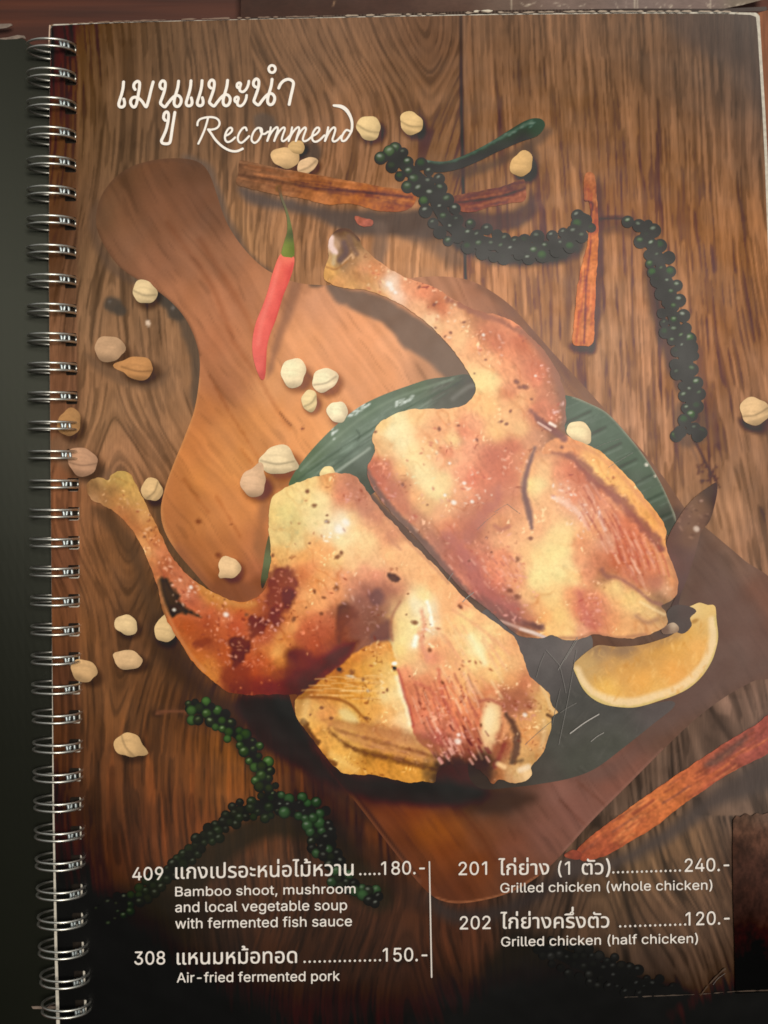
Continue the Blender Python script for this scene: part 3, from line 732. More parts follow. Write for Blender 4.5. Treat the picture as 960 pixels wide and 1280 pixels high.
# ------------------------------------------------------------------ printed cutting board, leaf and lemon
BOARD = [(120,272),(124,252),(132,236),(146,220),(165,208),(188,201),(212,198),(236,199),(252,205),(262,218),(270,240),(280,270),(290,290),(306,312),(326,332),(344,343),(366,352),(392,356),(430,356),(480,352),(530,346),(570,347),(600,356),(636,380),(664,410),(694,444),(724,476),(760,516),(800,560),(832,600),(860,640),(890,666),(930,700),(972,738),
  (972,836),(940,852),(905,872),(868,900),(828,938),(784,982),(740,1026),(704,1066),(672,1096),(636,1116),(600,1126),(568,1129),(544,1122),(522,1102),(492,1064),(452,1012),(414,964),(384,922),(366,884),(350,820),(334,770),(312,754),(290,752),(264,738),(240,712),(220,688),(206,664),(201,640),(205,615),(215,585),(230,548),(243,512),(249,474),(249,444),(240,414),(224,388),(200,366),(176,352),(150,334),(132,310),(122,288)]
LB = Layer(100, 190, 985, 1140)
BC = [(130,270,116,84,62),(150,215,120,84,60),(200,210,126,84,60),(245,210,114,78,58),(160,270,138,94,68),(200,260,142,94,68),(240,250,138,92,68),(270,270,134,92,70),(150,310,136,94,70),(200,330,152,102,76),(250,320,160,108,80),(290,320,166,114,86),(230,370,172,114,82),(280,370,186,124,92),(320,360,190,130,98),(350,365,206,144,110),(400,375,226,160,124),
 (270,430,178,116,84),(300,460,180,120,86),(280,480,176,116,84),(340,480,216,152,106),(380,430,240,168,122),(440,430,246,172,128),(500,430,244,174,132),(470,470,240,168,124),(440,400,240,168,126),(540,450,190,138,108),(420,560,238,166,110),(370,540,230,158,106),(330,530,222,150,96),(280,540,208,138,86),(255,520,192,122,76),(240,560,196,124,74),(300,580,214,144,88),(250,600,200,130,76),(220,610,190,120,72),(260,650,204,132,80),(220,650,176,110,66),(300,640,208,136,84),(320,680,184,116,76),(240,690,168,104,64),(280,690,184,116,72),(270,730,150,90,56),(310,735,160,96,66),(325,715,170,104,74),
 (560,352,186,132,106),(600,366,180,126,104),(640,400,160,112,94),(680,450,152,110,92),(720,490,150,110,92),(760,530,150,108,90),(800,570,146,106,92),(840,620,132,98,84),(850,660,120,92,80),(870,700,116,90,80),(900,700,120,92,82),(900,760,114,84,76),(940,760,118,82,72),(950,800,116,78,68),(930,830,102,74,66),(880,870,104,78,70),(850,880,98,72,64),(860,820,112,86,78),(830,760,110,88,80),(800,900,100,78,70),(840,910,104,74,64),(780,950,128,84,74),(760,990,130,84,74),(720,1010,128,84,76),(680,1040,124,80,70),(640,1060,120,70,54),(700,990,132,90,82),(740,970,122,84,76),(650,1000,110,74,64),(600,1010,94,62,50),(600,1040,116,66,42),(600,1080,108,55,28),(570,1110,88,44,24),(640,1100,92,54,38),(560,1060,112,56,28),(540,1030,142,78,32),(560,1040,140,76,32),(520,1010,122,62,32),(560,1000,96,54,32),
 (480,1020,112,58,34),(500,1060,92,48,28),(520,1090,96,50,28),(450,990,84,46,32),(470,985,46,25,17),(520,985,44,25,18),(560,988,52,32,24),(420,960,66,38,26),(600,990,66,48,40),(640,990,84,62,54)]
LB.c[:] = LB.fill(BC, e=16, p=1.8, step=6)
def board_grain():
    X, Y = LB.X, LB.Y; a = math.radians(56)
    u = X * math.sin(a) - Y * math.cos(a); v = X * math.cos(a) + Y * math.sin(a)
    bend = sstep(420, 250, Y)
    u = u + 14 * vnoise(X, Y, 160, 160, 51) + 5 * fbm(X, Y, 50, 52, 2)
    g = .55 * vnoise(u, v, 9, 150, 53) + .6 * vnoise(u, v, 4.0, 90, 54) + .35 * vnoise(u, v, 24, 300, 55)
    pore = sstep(.45, .75, vnoise(u, v, 3.6, 34, 56))
    return 1 + .075 * g - .09 * pore
LB.c *= np.array((1.01, .99, .93), np.float32)
LB.c *= board_grain()[..., None].astype(np.float32)
for p, w in [([(290,425),(322,470),(345,510),(362,535)], 5), ([(262,470),(290,520),(325,575)], 3), ([(250,300),(300,380),(330,440)], 7), ([(300,560),(340,610)], 2.5), ([(270,620),(300,670)], 3), ([(230,600),(260,640)], 4), ([(210,280),(260,350),(290,420)], 6), ([(560,1000),(590,1030),(620,1075)], 6), ([(700,1000),(740,1040)], 3), ([(720,975),(760,1010)], 3)]:
    LB.stroke(p, w, (0.86, 0.80, 0.76), w * .7, .7, 1.5, mul=True)
LB.stroke([(350,516),(358,526),(364,532)], 2.2, (140,86,54), 1, .85)
for x, y, q in [(248,652,3.6),(273,694,4),(378,536,2.2),(289,655,1.5)]: LB.ell(x, y, q, q * .85, 20, (124,66,38), .85, .5)
# lit and shaded rims of the pictured board
LB.stroke([(384,922),(414,964),(452,1012),(492,1064),(522,1102)], [6,12,14,14,9], (112,66,44), 3, .75)
LB.stroke([(396,926),(428,972),(466,1022),(504,1072),(524,1096)], [2,3,4,3,2], (52,28,19), 1.6, .75)
LB.stroke([(544,1122),(568,1128),(600,1125),(636,1115),(672,1095)], 2.2, (176,110,72), 1.2, .7)
LB.stroke([(704,1064),(740,1024),(784,980),(828,936)], 2, (160,112,96), 1.5, .5)
LB.stroke([(600,358),(636,382),(664,412),(694,446),(724,478),(760,518),(800,562),(832,602),(855,636)], [10,16,18,18,18,18,18,16,14], (132,98,82), 5, .55)
LB.stroke([(122,288),(132,310),(150,334),(176,352),(200,366),(224,388),(240,414),(249,444)], 4, (96,66,48), 2, .55)
LB.stroke([(120,272),(132,236),(165,208),(212,198),(252,206)], 6, (112,80,60), 4, .5)
LB.stroke([(249,474),(243,512),(230,548),(215,585),(203,620),(202,640),(207,664),(222,690)], 3, (226,166,104), 2, .35)
LB.stroke([(222,690),(240,713),(264,738),(290,750)], 16, (142,88,60), 8, .6)
# printed cast shades on the board
def shb(pts, col, soft=6, al=.85): LB.poly(pts, col, soft, al, 2.0, 14)
shb([(408,352),(440,362),(470,368),(500,384),(530,402),(558,426),(582,456),(596,484),(588,502),(566,486),(556,472),(533,452),(505,434),(492,418),(474,402),(442,387),(418,374)], (124,102,88), 4, .9)
shb([(440,590),(470,620),(520,670),(580,730),(640,780),(680,800),(690,830),(650,820),(600,790),(540,735),(480,670),(440,620)], (108,88,78), 4, .95)
shb([(386,342),(404,346),(402,358),(386,358)], (96,82,70), 3, .8)
shb([(368,326),(366,345),(356,380),(346,412),(336,452),(334,474),(342,460),(352,424),(368,386),(380,350),(378,338)], (148,104,80), 5, .7)
shb([(330,600),(352,600),(366,606),(344,616),(334,640),(332,700),(318,690),(322,640)], (160,104,68), 6, .7)
shb([(264,738),(280,720),(310,726),(330,712),(336,735),(318,752),(290,756)], (122,72,48), 7, .6)
shb([(830,656),(860,640),(880,664),(915,720),(960,780),(972,836),(900,872),(840,905),(780,900),(740,880),(800,840),(850,760),(846,700)], (108,84,76), 16, .6)
shb([(840,640),(856,660),(852,720),(846,780),(860,800),(830,800),(820,790),(838,760)], (98,80,74), 8, .8)
shb([(690,965),(750,955),(800,915),(850,868),(900,830),(888,872),(820,925),(760,975)], (104,78,70), 10, .5)
shb([(545,985),(560,1005),(620,1018),(670,1000),(640,985),(600,990)], (62,44,36), 9, .8)
shb([(372,880),(400,940),(440,968),(500,975),(545,975),(600,984),(600,1000),(540,1008),(470,1000),(420,985),(385,940)], (44,25,18), 8, .92)
BNUTS = [(367,466,16.5,17.5,0,(250,222,176),None,None),(406,475,16,15,-15,(252,222,178),None,-20),(387,501,10.5,13,0,(236,206,150),None,-40),(422,515,12,14.5,-25,(252,226,182),None,None),(347,575,22,18,5,(234,206,160),20,2),(317,603,17,17,0,(218,176,136),-68,None),(287,709,13.5,14,0,(228,188,138),138,None)]
for x, y, rx, ry, an, col, tip, seam in BNUTS:
    LB.ell(x + rx * .35, y + ry * .42, rx * 1.12, ry * 1.02, an, (0.62, 0.56, 0.54), .85, .3, mul=True)
LB.grainy(.02, 12, 58)
far = (sstep(500, 640, LB.X) * sstep(300, 420, LB.Y))[..., None]
LB.c *= 1 + far * np.array((.0, .015, .0), np.float32)
LB.c *= 1 - (.11 * sstep(330, 230, LB.Y) + .05 * sstep(430, 330, LB.Y))[..., None]

def make_board():
    o = outline_sheet("printed_cutting_board", BOARD, 2.3, zup(), LB.sample, M_board, page)
    put_label(o, "brown wooden cutting board with a rounded handle in the printed picture")

LEAF_UP = [(361,608),(366,594),(380,574),(400,551),(424,528),(450,508),(478,494),(508,483),(536,474),(560,471),(584,468),(596,478),(596,500),(584,516),(560,520),(520,530),(490,560),(480,600),(460,620),(430,616),(396,606),(376,606)]
LEAF_LOW = [(700,496),(716,496),(736,504),(757,515),(776,534),(796,558),(812,580),(826,604),(838,630),(845,650),(836,668),(800,668),(740,620),(700,560),(690,520)]
LEAF_BASE = [(600,770),(650,770),(700,778),(735,790),(740,812),(722,835),(726,852),(740,868),(770,880),(800,882),(838,876),(842,884),(815,906),(780,934),(745,960),(715,972),(680,979),(640,984),(600,985),(585,960),(600,900)]
LEAF_SLIVER = [(337,668),(340,690),(338,712),(333,726),(328,736),(326,726),(329,705),(332,685)]
def make_leaves():
    L = Layer(320, 460, 610, 740)
    L.c[:] = L.fill([(368,602,92,112,76),(390,570,104,120,88),(420,540,112,128,100),(460,508,110,126,100),(520,484,104,118,90),(570,474,92,104,80),(410,590,116,132,108),(440,560,126,142,120),(480,530,132,146,124),(520,506,118,130,108),(560,490,102,102,88),(590,482,100,92,80),(585,500,104,100,88),(550,508,112,114,98),(440,585,96,106,88),(455,575,118,130,112),(455,605,78,76,62),(400,600,106,124,98)], 9)
    L.poly([(563,470),(600,466),(600,506),(560,516),(540,500)], (96,88,78), 8, .45)
    L.stroke([(376,588),(410,556),(450,524),(490,500),(540,482),(566,474)], 3, (142,156,128), 2, .6)
    L.stroke([(372,600),(410,572),(450,546),(490,520),(530,500),(572,478)], 2.5, (76,92,70), 2, .7)
    L.stroke([(400,602),(440,576),(462,562)], 2.5, (164,176,152), 1.5, .7)
    L.stroke([(566,498),(585,484),(592,482)], 5, (150,144,132), 3, .5)
    r = np.random.default_rng(3)
    for k in range(60):
        t = r.uniform(0, 1); x = 385 + 170 * t; y = 585 - 112 * t ** .8 + r.uniform(0, 26)
        L.stroke([(x, y), (x + 14, y - 9)], r.uniform(.8, 1.8), (168,180,160) if r.uniform() < .5 else (84,100,80), 1, r.uniform(.15, .4))
    for k in range(22):
        t = r.uniform(0, 1); L.ell(440 + 20 * t + r.normal(0, 3), 518 - 14 * t + r.normal(0, 2), 2.5, 1.1, -35, (240,246,232), r.uniform(.4, .9), .6)
        L.ell(494 + 22 * t + r.normal(0, 2), 506 - 10 * t + r.normal(0, 2), 2.4, 1.0, -30, (236,242,226), r.uniform(.3, .8), .6)
        if k < 9: L.ell(418 + r.normal(0, 4), 540 + r.normal(0, 3), 2.2, 1.2, -40, (236,240,226), r.uniform(.3, .8), .6)
    L.stroke([(446,538),(450,544),(447,550)], 2.2, (80,92,74), 1, .7)
    L.poly([(405,600),(440,575),(468,556),(470,600),(455,622),(430,616)], (96,102,86), 3, .55)
    L.stroke([(404,602),(432,582),(462,560)], 3.2, (176,184,162), 1.6, .7); L.stroke([(398,596),(430,572),(466,546)], 3, (78,88,72), 2.5, .6)
    for k in range(70):
        t = r.uniform(0, 1); q = r.uniform(0, 1); x = 372 + 190 * t; y = 596 - 122 * t ** .85 + q * 34 * (1 - .5 * t)
        L.stroke([(x, y), (x + 22, y - 14)], 1.1, (150,162,142) if k % 2 else (96,108,90), .9, .3)
    L.mute(.14, 1.0); L.grainy(.05, 8, 37)
    put_label(outline_sheet("printed_banana_leaf", LEAF_UP, 1.7, zup(), L.sample, M_print, page), "folded green banana leaf printed between the nuts and the upper chicken half")
    r2 = np.random.default_rng(12)
    L = Layer(680, 480, 860, 690)
    L.c[:] = L.fill([(706,500,96,110,90),(730,515,106,122,100),(760,540,98,114,92),(790,575,96,112,88),(820,615,98,112,88),(840,650,88,88,74),(720,540,94,104,86),(780,600,88,98,78)], 9)
    for k in range(7):
        x, y = 712 + 19 * k, 520 + 20 * k
        L.stroke([(x - 12, y + 12), (x + 26, y - 6)], 3, (70,80,64), 2.2, .7)
        L.stroke([(x - 12, y + 17), (x + 26, y - 1)], 2.2, (124,136,116), 2, .5)
    L.stroke(LEAF_LOW[1:10], 2.6, (168,158,128), 1.2, .8)
    for k in range(60):
        x, y = r2.uniform(705, 835), r2.uniform(500, 650); L.stroke([(x, y), (x + 18, y - 8)], 1.0, (138,148,130) if k % 2 else (84,92,78), .9, .35)
    L.mute(.2, 1.0); L.grainy(.05, 9, 38)
    L.ell(808,581,2.5,2,40,(246,236,214),.9,.4); L.ell(819,595,1.8,1.4,40,(236,216,190),.8,.4)
    put_label(outline_sheet("printed_banana_leaf", LEAF_LOW, 1.7, zup(), L.sample, M_print, page), "ribbed green banana leaf printed right of the upper chicken half")
    L = Layer(570, 755, 860, 1000)
    L.c[:] = L.fill([(640,790,104,92,86),(680,810,104,94,88),(720,810,112,100,92),(690,850,96,88,82),(720,880,84,80,72),(760,890,84,80,72),(820,885,92,80,74),(700,920,80,76,66),(720,950,76,74,62),(680,970,80,72,62),(640,980,70,60,50),(760,930,80,78,66),(600,970,60,46,38)], 12)
    L.grainy(.06, 14, 33); L.mute(.22, 1.06)
    r = np.random.default_rng(8)
    for k in range(46):
        x, y, a = r.uniform(690, 800), r.uniform(800, 960), r.uniform(-1.2, 1.2); l = r.uniform(8, 40)
        L.stroke([(x, y), (x + l * math.cos(a) * .6, y - l * math.sin(a))], 1.0, (128,120,110), 1, r.uniform(.1, .3))
    put_label(outline_sheet("printed_banana_leaf", LEAF_BASE, 1.9, zup(), L.sample, M_print, page), "dark greyish banana leaf printed under the lemon wedge")
    L = Layer(318, 655, 350, 745)
    L.c[:] = L.fill([(337,680,100,96,66),(336,700,112,118,82),(332,722,92,96,66),(329,732,70,58,42)], 5)
    put_label(outline_sheet("printed_banana_leaf", LEAF_SLIVER, 1.2, zup(), L.sample, M_print, page), "thin sliver of green leaf left of the lower chicken half")

LEMON = [(716,832),(722,824),(735,813),(748,806),(770,808),(800,806),(822,800),(838,794),(848,786),(856,776),(863,770),(859,760),(866,756),(874,753),(884,756),(893,757),(895,775),(897,795),(894,812),(888,828),(876,846),(860,860),(842,869),(822,876),(806,881),(790,884),(770,883),(752,879),(738,871),(728,860),(721,846)]
def make_lemon():
    L = Layer(700, 740, 915, 900)
    L.c[:] = L.fill([(735,830,206,166,108),(750,815,168,134,98),(760,830,206,156,96),(780,812,160,126,92),(780,840,226,166,92),(800,820,206,152,88),(820,812,216,158,84),(800,850,240,172,88),(840,840,242,172,92),(840,805,224,164,84),(860,790,228,174,96),(870,810,238,176,98),(880,780,224,178,108),(880,765,232,192,120),(866,762,236,202,140),(760,860,240,186,98),(820,862,236,180,100)], 8)
    L.stroke([(720,838),(727,854),(742,869),(766,877),(792,878),(820,870),(846,861),(868,845),(884,824),(891,800),(890,775)], [12,14,15,14,13,12,12,13,13,12,10], (246,214,164), 3.5, .85)
    L.stroke([(717,836),(724,854),(738,870),(764,881),(792,883),(822,875),(850,865),(874,848),(890,824),(896,800),(894,770)], [3,4,5,4,4,4,4,4,4,3,3], (210,182,112), 1.6, .8, 1.6)
    L.stroke([(740,808),(780,812),(820,804),(846,792)], 10, (156,122,94), 8, .55)
    L.ell(868,776,5,2.5,-25,(176,126,66),.8,.5); L.ell(782,832,3,3,0,(200,138,70),.6,.6)
    r = np.random.default_rng(4)
    for k in range(16):                                  # juice sacs and thin membranes
        a = -2.6 + 2.1 * k / 15; x0, y0 = 806 + 20 * math.cos(a), 800 - 6 * math.sin(a)
        x1, y1 = 806 - 84 * math.cos(a) * 1.0, 806 - 66 * math.sin(a)
        L.stroke([(x0, y0), ((x0 + x1) / 2 + r.normal(0, 3), (y0 + y1) / 2 + r.normal(0, 2)), (x1, y1)], r.uniform(1.2, 3), [(244,190,112),(216,152,78)][k % 2], 2.4, r.uniform(.06, .2))
    for k in range(120):
        x, y = r.uniform(738, 886), r.uniform(780, 872); L.ell(x, y, r.uniform(3, 6), r.uniform(1, 2), r.uniform(40, 140), [(255,206,128),(210,144,66)][k % 2], r.uniform(.12, .35), .6)
    for k in range(50): L.ell(r.uniform(740, 880), r.uniform(795, 870), 4, .9, r.uniform(20, 80), (252,196,116), r.uniform(.1, .35), .6)
    L.grainy(.03, 10, 44)
    put_label(outline_sheet("printed_lemon_wedge", LEMON, 1.5, zup(), L.sample, M_print, page), "yellow lemon wedge printed at the lower right of the chicken")
def make_nuts_on_board():
    for i, n in enumerate(BNUTS): nut(*n, seed=300 + i)
    nut(724, 541, 17, 13, 25, (246,214,164), None, None, 330)
    nut(410, 592, 9, 10, 60, (246,212,150), None, None, 331)
# ------------------------------------------------------------------ printed grilled chicken, two halves
U_OUT = [(405,348),(406,334),(411,322),(410,306),(415,293),(424,286),(436,287),(447,296),(454,309),(466,321),(482,333),(502,345),(524,353),(545,361),(570,376),(596,388),(624,395),(645,405),(666,424),(684,444),(698,468),(706,494),(707,520),(706,540),(716,549),(734,556),(752,566),(772,584),(792,604),(810,628),(824,646),(832,662),(831,674),(834,690),(842,708),(847,726),(845,742),(837,752),(826,757),(832,766),(834,778),(826,786),(806,794),(782,798),(758,795),(740,793),(724,799),(706,800),(690,793),(676,798),(660,796),(648,794),(636,785),(622,772),(602,756),(576,735),(556,713),(536,690),(512,664),(490,642),(472,620),(462,602),(459,586),(465,572),(469,560),(465,546),(472,532),(484,522),(504,514),(532,511),(560,511),(580,506),(591,496),(594,482),(586,466),(572,446),(558,428),(536,406),(512,388),(488,374),(462,364),(440,361),(420,358)]
L_OUT = [(110,614),(110,604),(118,598),(128,597),(136,600),(141,593),(152,589),(162,591),(168,600),(176,616),(186,636),(196,656),(206,678),(220,702),(236,720),(256,734),(276,744),(296,752),(312,750),(326,742),(334,730),(337,714),(339,690),(336,664),(336,640),(341,622),(352,612),(370,604),(392,597),(414,592),(434,592),(446,597),(456,610),(468,628),(486,648),(508,672),(530,694),(552,716),(570,736),(590,756),(610,772),(630,786),(643,796),(650,812),(656,828),(662,844),(676,856),(686,868),(689,880),(697,890),(689,896),(688,912),(682,930),(676,944),(664,956),(664,968),(656,976),(640,978),(624,974),(616,980),(606,968),(592,958),(574,954),(558,956),(547,964),(544,978),(530,976),(514,978),(492,974),(468,968),(446,968),(430,966),(414,954),(402,938),(388,920),(376,904),(369,890),(369,876),(372,868),(352,868),(330,868),(306,868),(284,864),(268,852),(252,838),(238,822),(224,800),(210,776),(202,756),(198,736),(190,712),(178,684),(164,660),(146,642),(126,630),(114,624)]
L2_SUB = [(360,880),(376,868),(398,852),(424,832),(444,816),(464,804),(484,800),(490,808),(494,826),(498,846),(503,864),(509,882),(514,900),(518,918),(530,932),(544,946),(550,960),(548,1000),(440,1000),(360,940)]
U3_SUB = [(676,566),(700,568),(716,574),(730,586),(748,604),(768,618),(788,640),(806,660),(826,682),(842,672),(842,640),(780,560),(720,545),(690,550)]
UP = [408,340,225,165,100, 412,335,240,180,105, 415,303,236,196,174, 418,310,232,192,168, 425,290,92,62,50, 434,289,120,90,72, 435,300,140,105,90, 430,314,90,68,70, 425,325,112,86,80, 440,325,182,132,98, 450,320,198,148,112, 447,306,140,106,84, 416,326,206,168,120, 425,355,225,160,105, 445,345,190,135,95, 455,335,235,165,125, 470,340,226,150,110, 460,350,200,145,100, 487,356,252,240,222, 495,368,255,225,205, 480,373,245,190,140, 510,358,236,156,118, 530,365,235,140,110, 545,380,176,102,82, 555,385,215,120,95, 525,385,250,190,150, 540,400,255,220,180, 550,415,250,205,160, 520,352,225,150,115, 555,420,240,170,130, 440,357,226,170,114, 470,366,222,166,118,
 565,385,248,185,146, 590,386,186,120,92, 600,395,182,118,94, 620,400,225,145,115, 640,410,245,160,125, 570,400,255,195,150, 575,425,255,205,155, 590,430,250,180,135, 605,420,205,126,100, 620,430,208,120,98, 650,430,196,106,84, 640,440,240,155,120, 670,430,235,150,115, 685,445,186,126,105, 694,470,162,112,96, 670,470,235,140,115, 675,460,218,124,102, 610,450,250,185,140, 600,480,255,235,170, 610,475,255,240,175, 596,500,255,192,136, 630,460,245,165,125, 640,490,225,142,114, 660,500,235,165,120, 690,500,186,126,110, 702,490,146,110,94, 680,505,235,145,120, 640,510,250,190,140, 670,515,205,122,104,
 490,540,255,255,205, 500,530,255,255,200, 505,555,255,250,200, 478,530,250,205,145, 480,560,245,200,150, 470,558,235,180,130, 520,520,255,205,150, 560,518,250,190,140, 590,530,240,165,130, 580,540,232,140,118, 530,545,250,185,140, 535,560,250,200,150, 567,550,255,225,165, 550,535,240,170,130, 560,565,235,150,125, 585,560,245,170,140, 461,572,228,140,114, 465,587,205,112,95, 475,600,198,108,95, 490,612,200,122,105, 505,605,198,128,102, 480,584,222,138,114, 500,590,250,195,140, 515,575,255,235,180, 525,590,255,245,190, 535,605,255,245,190, 545,615,250,235,180, 555,600,250,225,170, 560,580,250,190,150, 575,590,240,160,130, 590,600,230,128,112, 580,615,245,175,140, 520,620,245,180,130, 500,632,212,140,114, 535,632,240,190,140, 515,560,254,232,178,
 610,510,255,200,140, 650,500,250,195,145, 630,525,250,195,145, 620,540,255,205,145, 650,535,255,205,150, 675,507,218,130,110, 690,518,235,140,120, 700,515,190,125,110, 680,530,200,128,108, 692,541,146,100,90, 675,545,205,145,120, 703,535,142,108,96, 665,552,215,150,120, 640,560,208,114,98, 630,575,225,135,110, 645,575,235,160,120, 625,590,215,115,95, 640,600,216,126,104, 620,570,196,108,96, 610,600,235,140,115, 665,605,255,235,165, 672,605,255,240,180, 680,590,250,200,150, 664,590,232,170,126, 685,620,250,190,145, 700,590,235,150,120, 710,590,215,120,100, 730,595,200,112,96, 745,610,186,112,95, 705,613,248,190,165, 720,620,235,150,120, 740,625,240,165,130, 730,635,250,200,172, 640,630,220,150,125, 620,620,205,130,115, 610,635,205,130,115, 645,615,216,140,118,
 550,640,245,180,140, 560,660,238,150,116, 595,655,195,125,110, 600,640,210,145,120, 590,667,186,117,106, 620,632,218,148,122, 620,650,235,170,130, 625,660,210,136,110, 640,640,238,172,134, 650,665,250,185,140, 640,680,250,190,145, 625,675,245,180,140, 600,685,205,130,115, 570,680,205,125,110, 560,677,188,125,110, 580,690,210,125,110, 600,700,220,135,120, 585,712,196,116,104, 610,712,235,145,120, 630,695,235,145,120, 620,725,235,140,120, 640,715,240,160,130, 650,725,240,165,130, 655,690,255,200,150, 670,695,255,225,165, 675,720,255,245,180, 668,725,255,240,175, 690,690,255,235,170, 695,670,255,225,165, 680,650,250,190,145, 670,660,245,180,140, 690,740,255,215,155, 660,745,250,195,145, 640,757,190,118,116, 615,750,195,114,110, 600,745,210,130,120, 580,725,232,156,134, 530,668,190,130,114, 545,680,186,128,112, 520,648,205,140,116,
 750,625,240,160,125, 770,630,240,170,132, 765,645,245,165,130, 775,655,225,130,105, 790,667,226,132,108, 810,685,240,165,120, 825,695,230,160,115, 838,712,228,158,110, 840,727,222,148,104, 800,690,225,130,105, 780,682,220,125,100, 770,700,215,120,95, 790,710,220,130,105, 815,710,230,145,110, 750,645,250,195,162, 760,676,238,190,165, 740,662,245,180,135, 725,680,230,150,115, 705,670,255,225,165, 703,690,255,240,175, 710,705,255,230,170, 722,700,240,160,125, 745,702,208,128,106, 755,712,184,114,96, 735,716,240,155,125, 800,724,196,118,98, 820,728,184,114,102, 833,738,236,182,150, 824,748,150,106,90, 780,717,205,125,105,
 700,717,255,245,180, 715,722,255,225,165, 690,752,255,215,150, 700,770,255,215,145, 710,785,255,215,150, 690,784,255,205,140, 680,772,250,180,120, 670,760,250,185,130, 665,777,205,130,105, 640,772,168,114,102, 625,767,170,116,106, 612,758,172,116,106, 715,742,240,160,120, 725,760,235,140,110, 735,772,210,122,106, 745,782,215,132,115, 730,787,240,176,148, 740,757,235,150,120, 750,747,245,165,125, 756,722,168,116,98, 760,736,250,205,140, 770,732,255,225,155, 790,747,255,220,150, 800,757,250,210,145, 815,767,245,205,145, 790,781,230,170,120, 760,776,240,165,120, 755,787,235,160,120, 775,791,238,178,124, 808,783,225,165,120, 828,770,196,150,112, 830,758,140,108,88, 655,792,150,104,92]
U3P = [690,558,226,156,118, 705,560,232,156,116, 718,562,230,154,112, 735,572,248,184,126, 755,592,255,200,130, 760,585,240,170,112, 780,620,255,195,125, 800,640,250,180,115, 815,655,248,178,113, 826,668,232,164,110, 790,604,248,182,122, 800,615,240,168,112, 822,646,236,164,108, 765,610,250,190,126, 792,640,246,178,118, 812,666,236,164,110, 740,585,252,196,132]
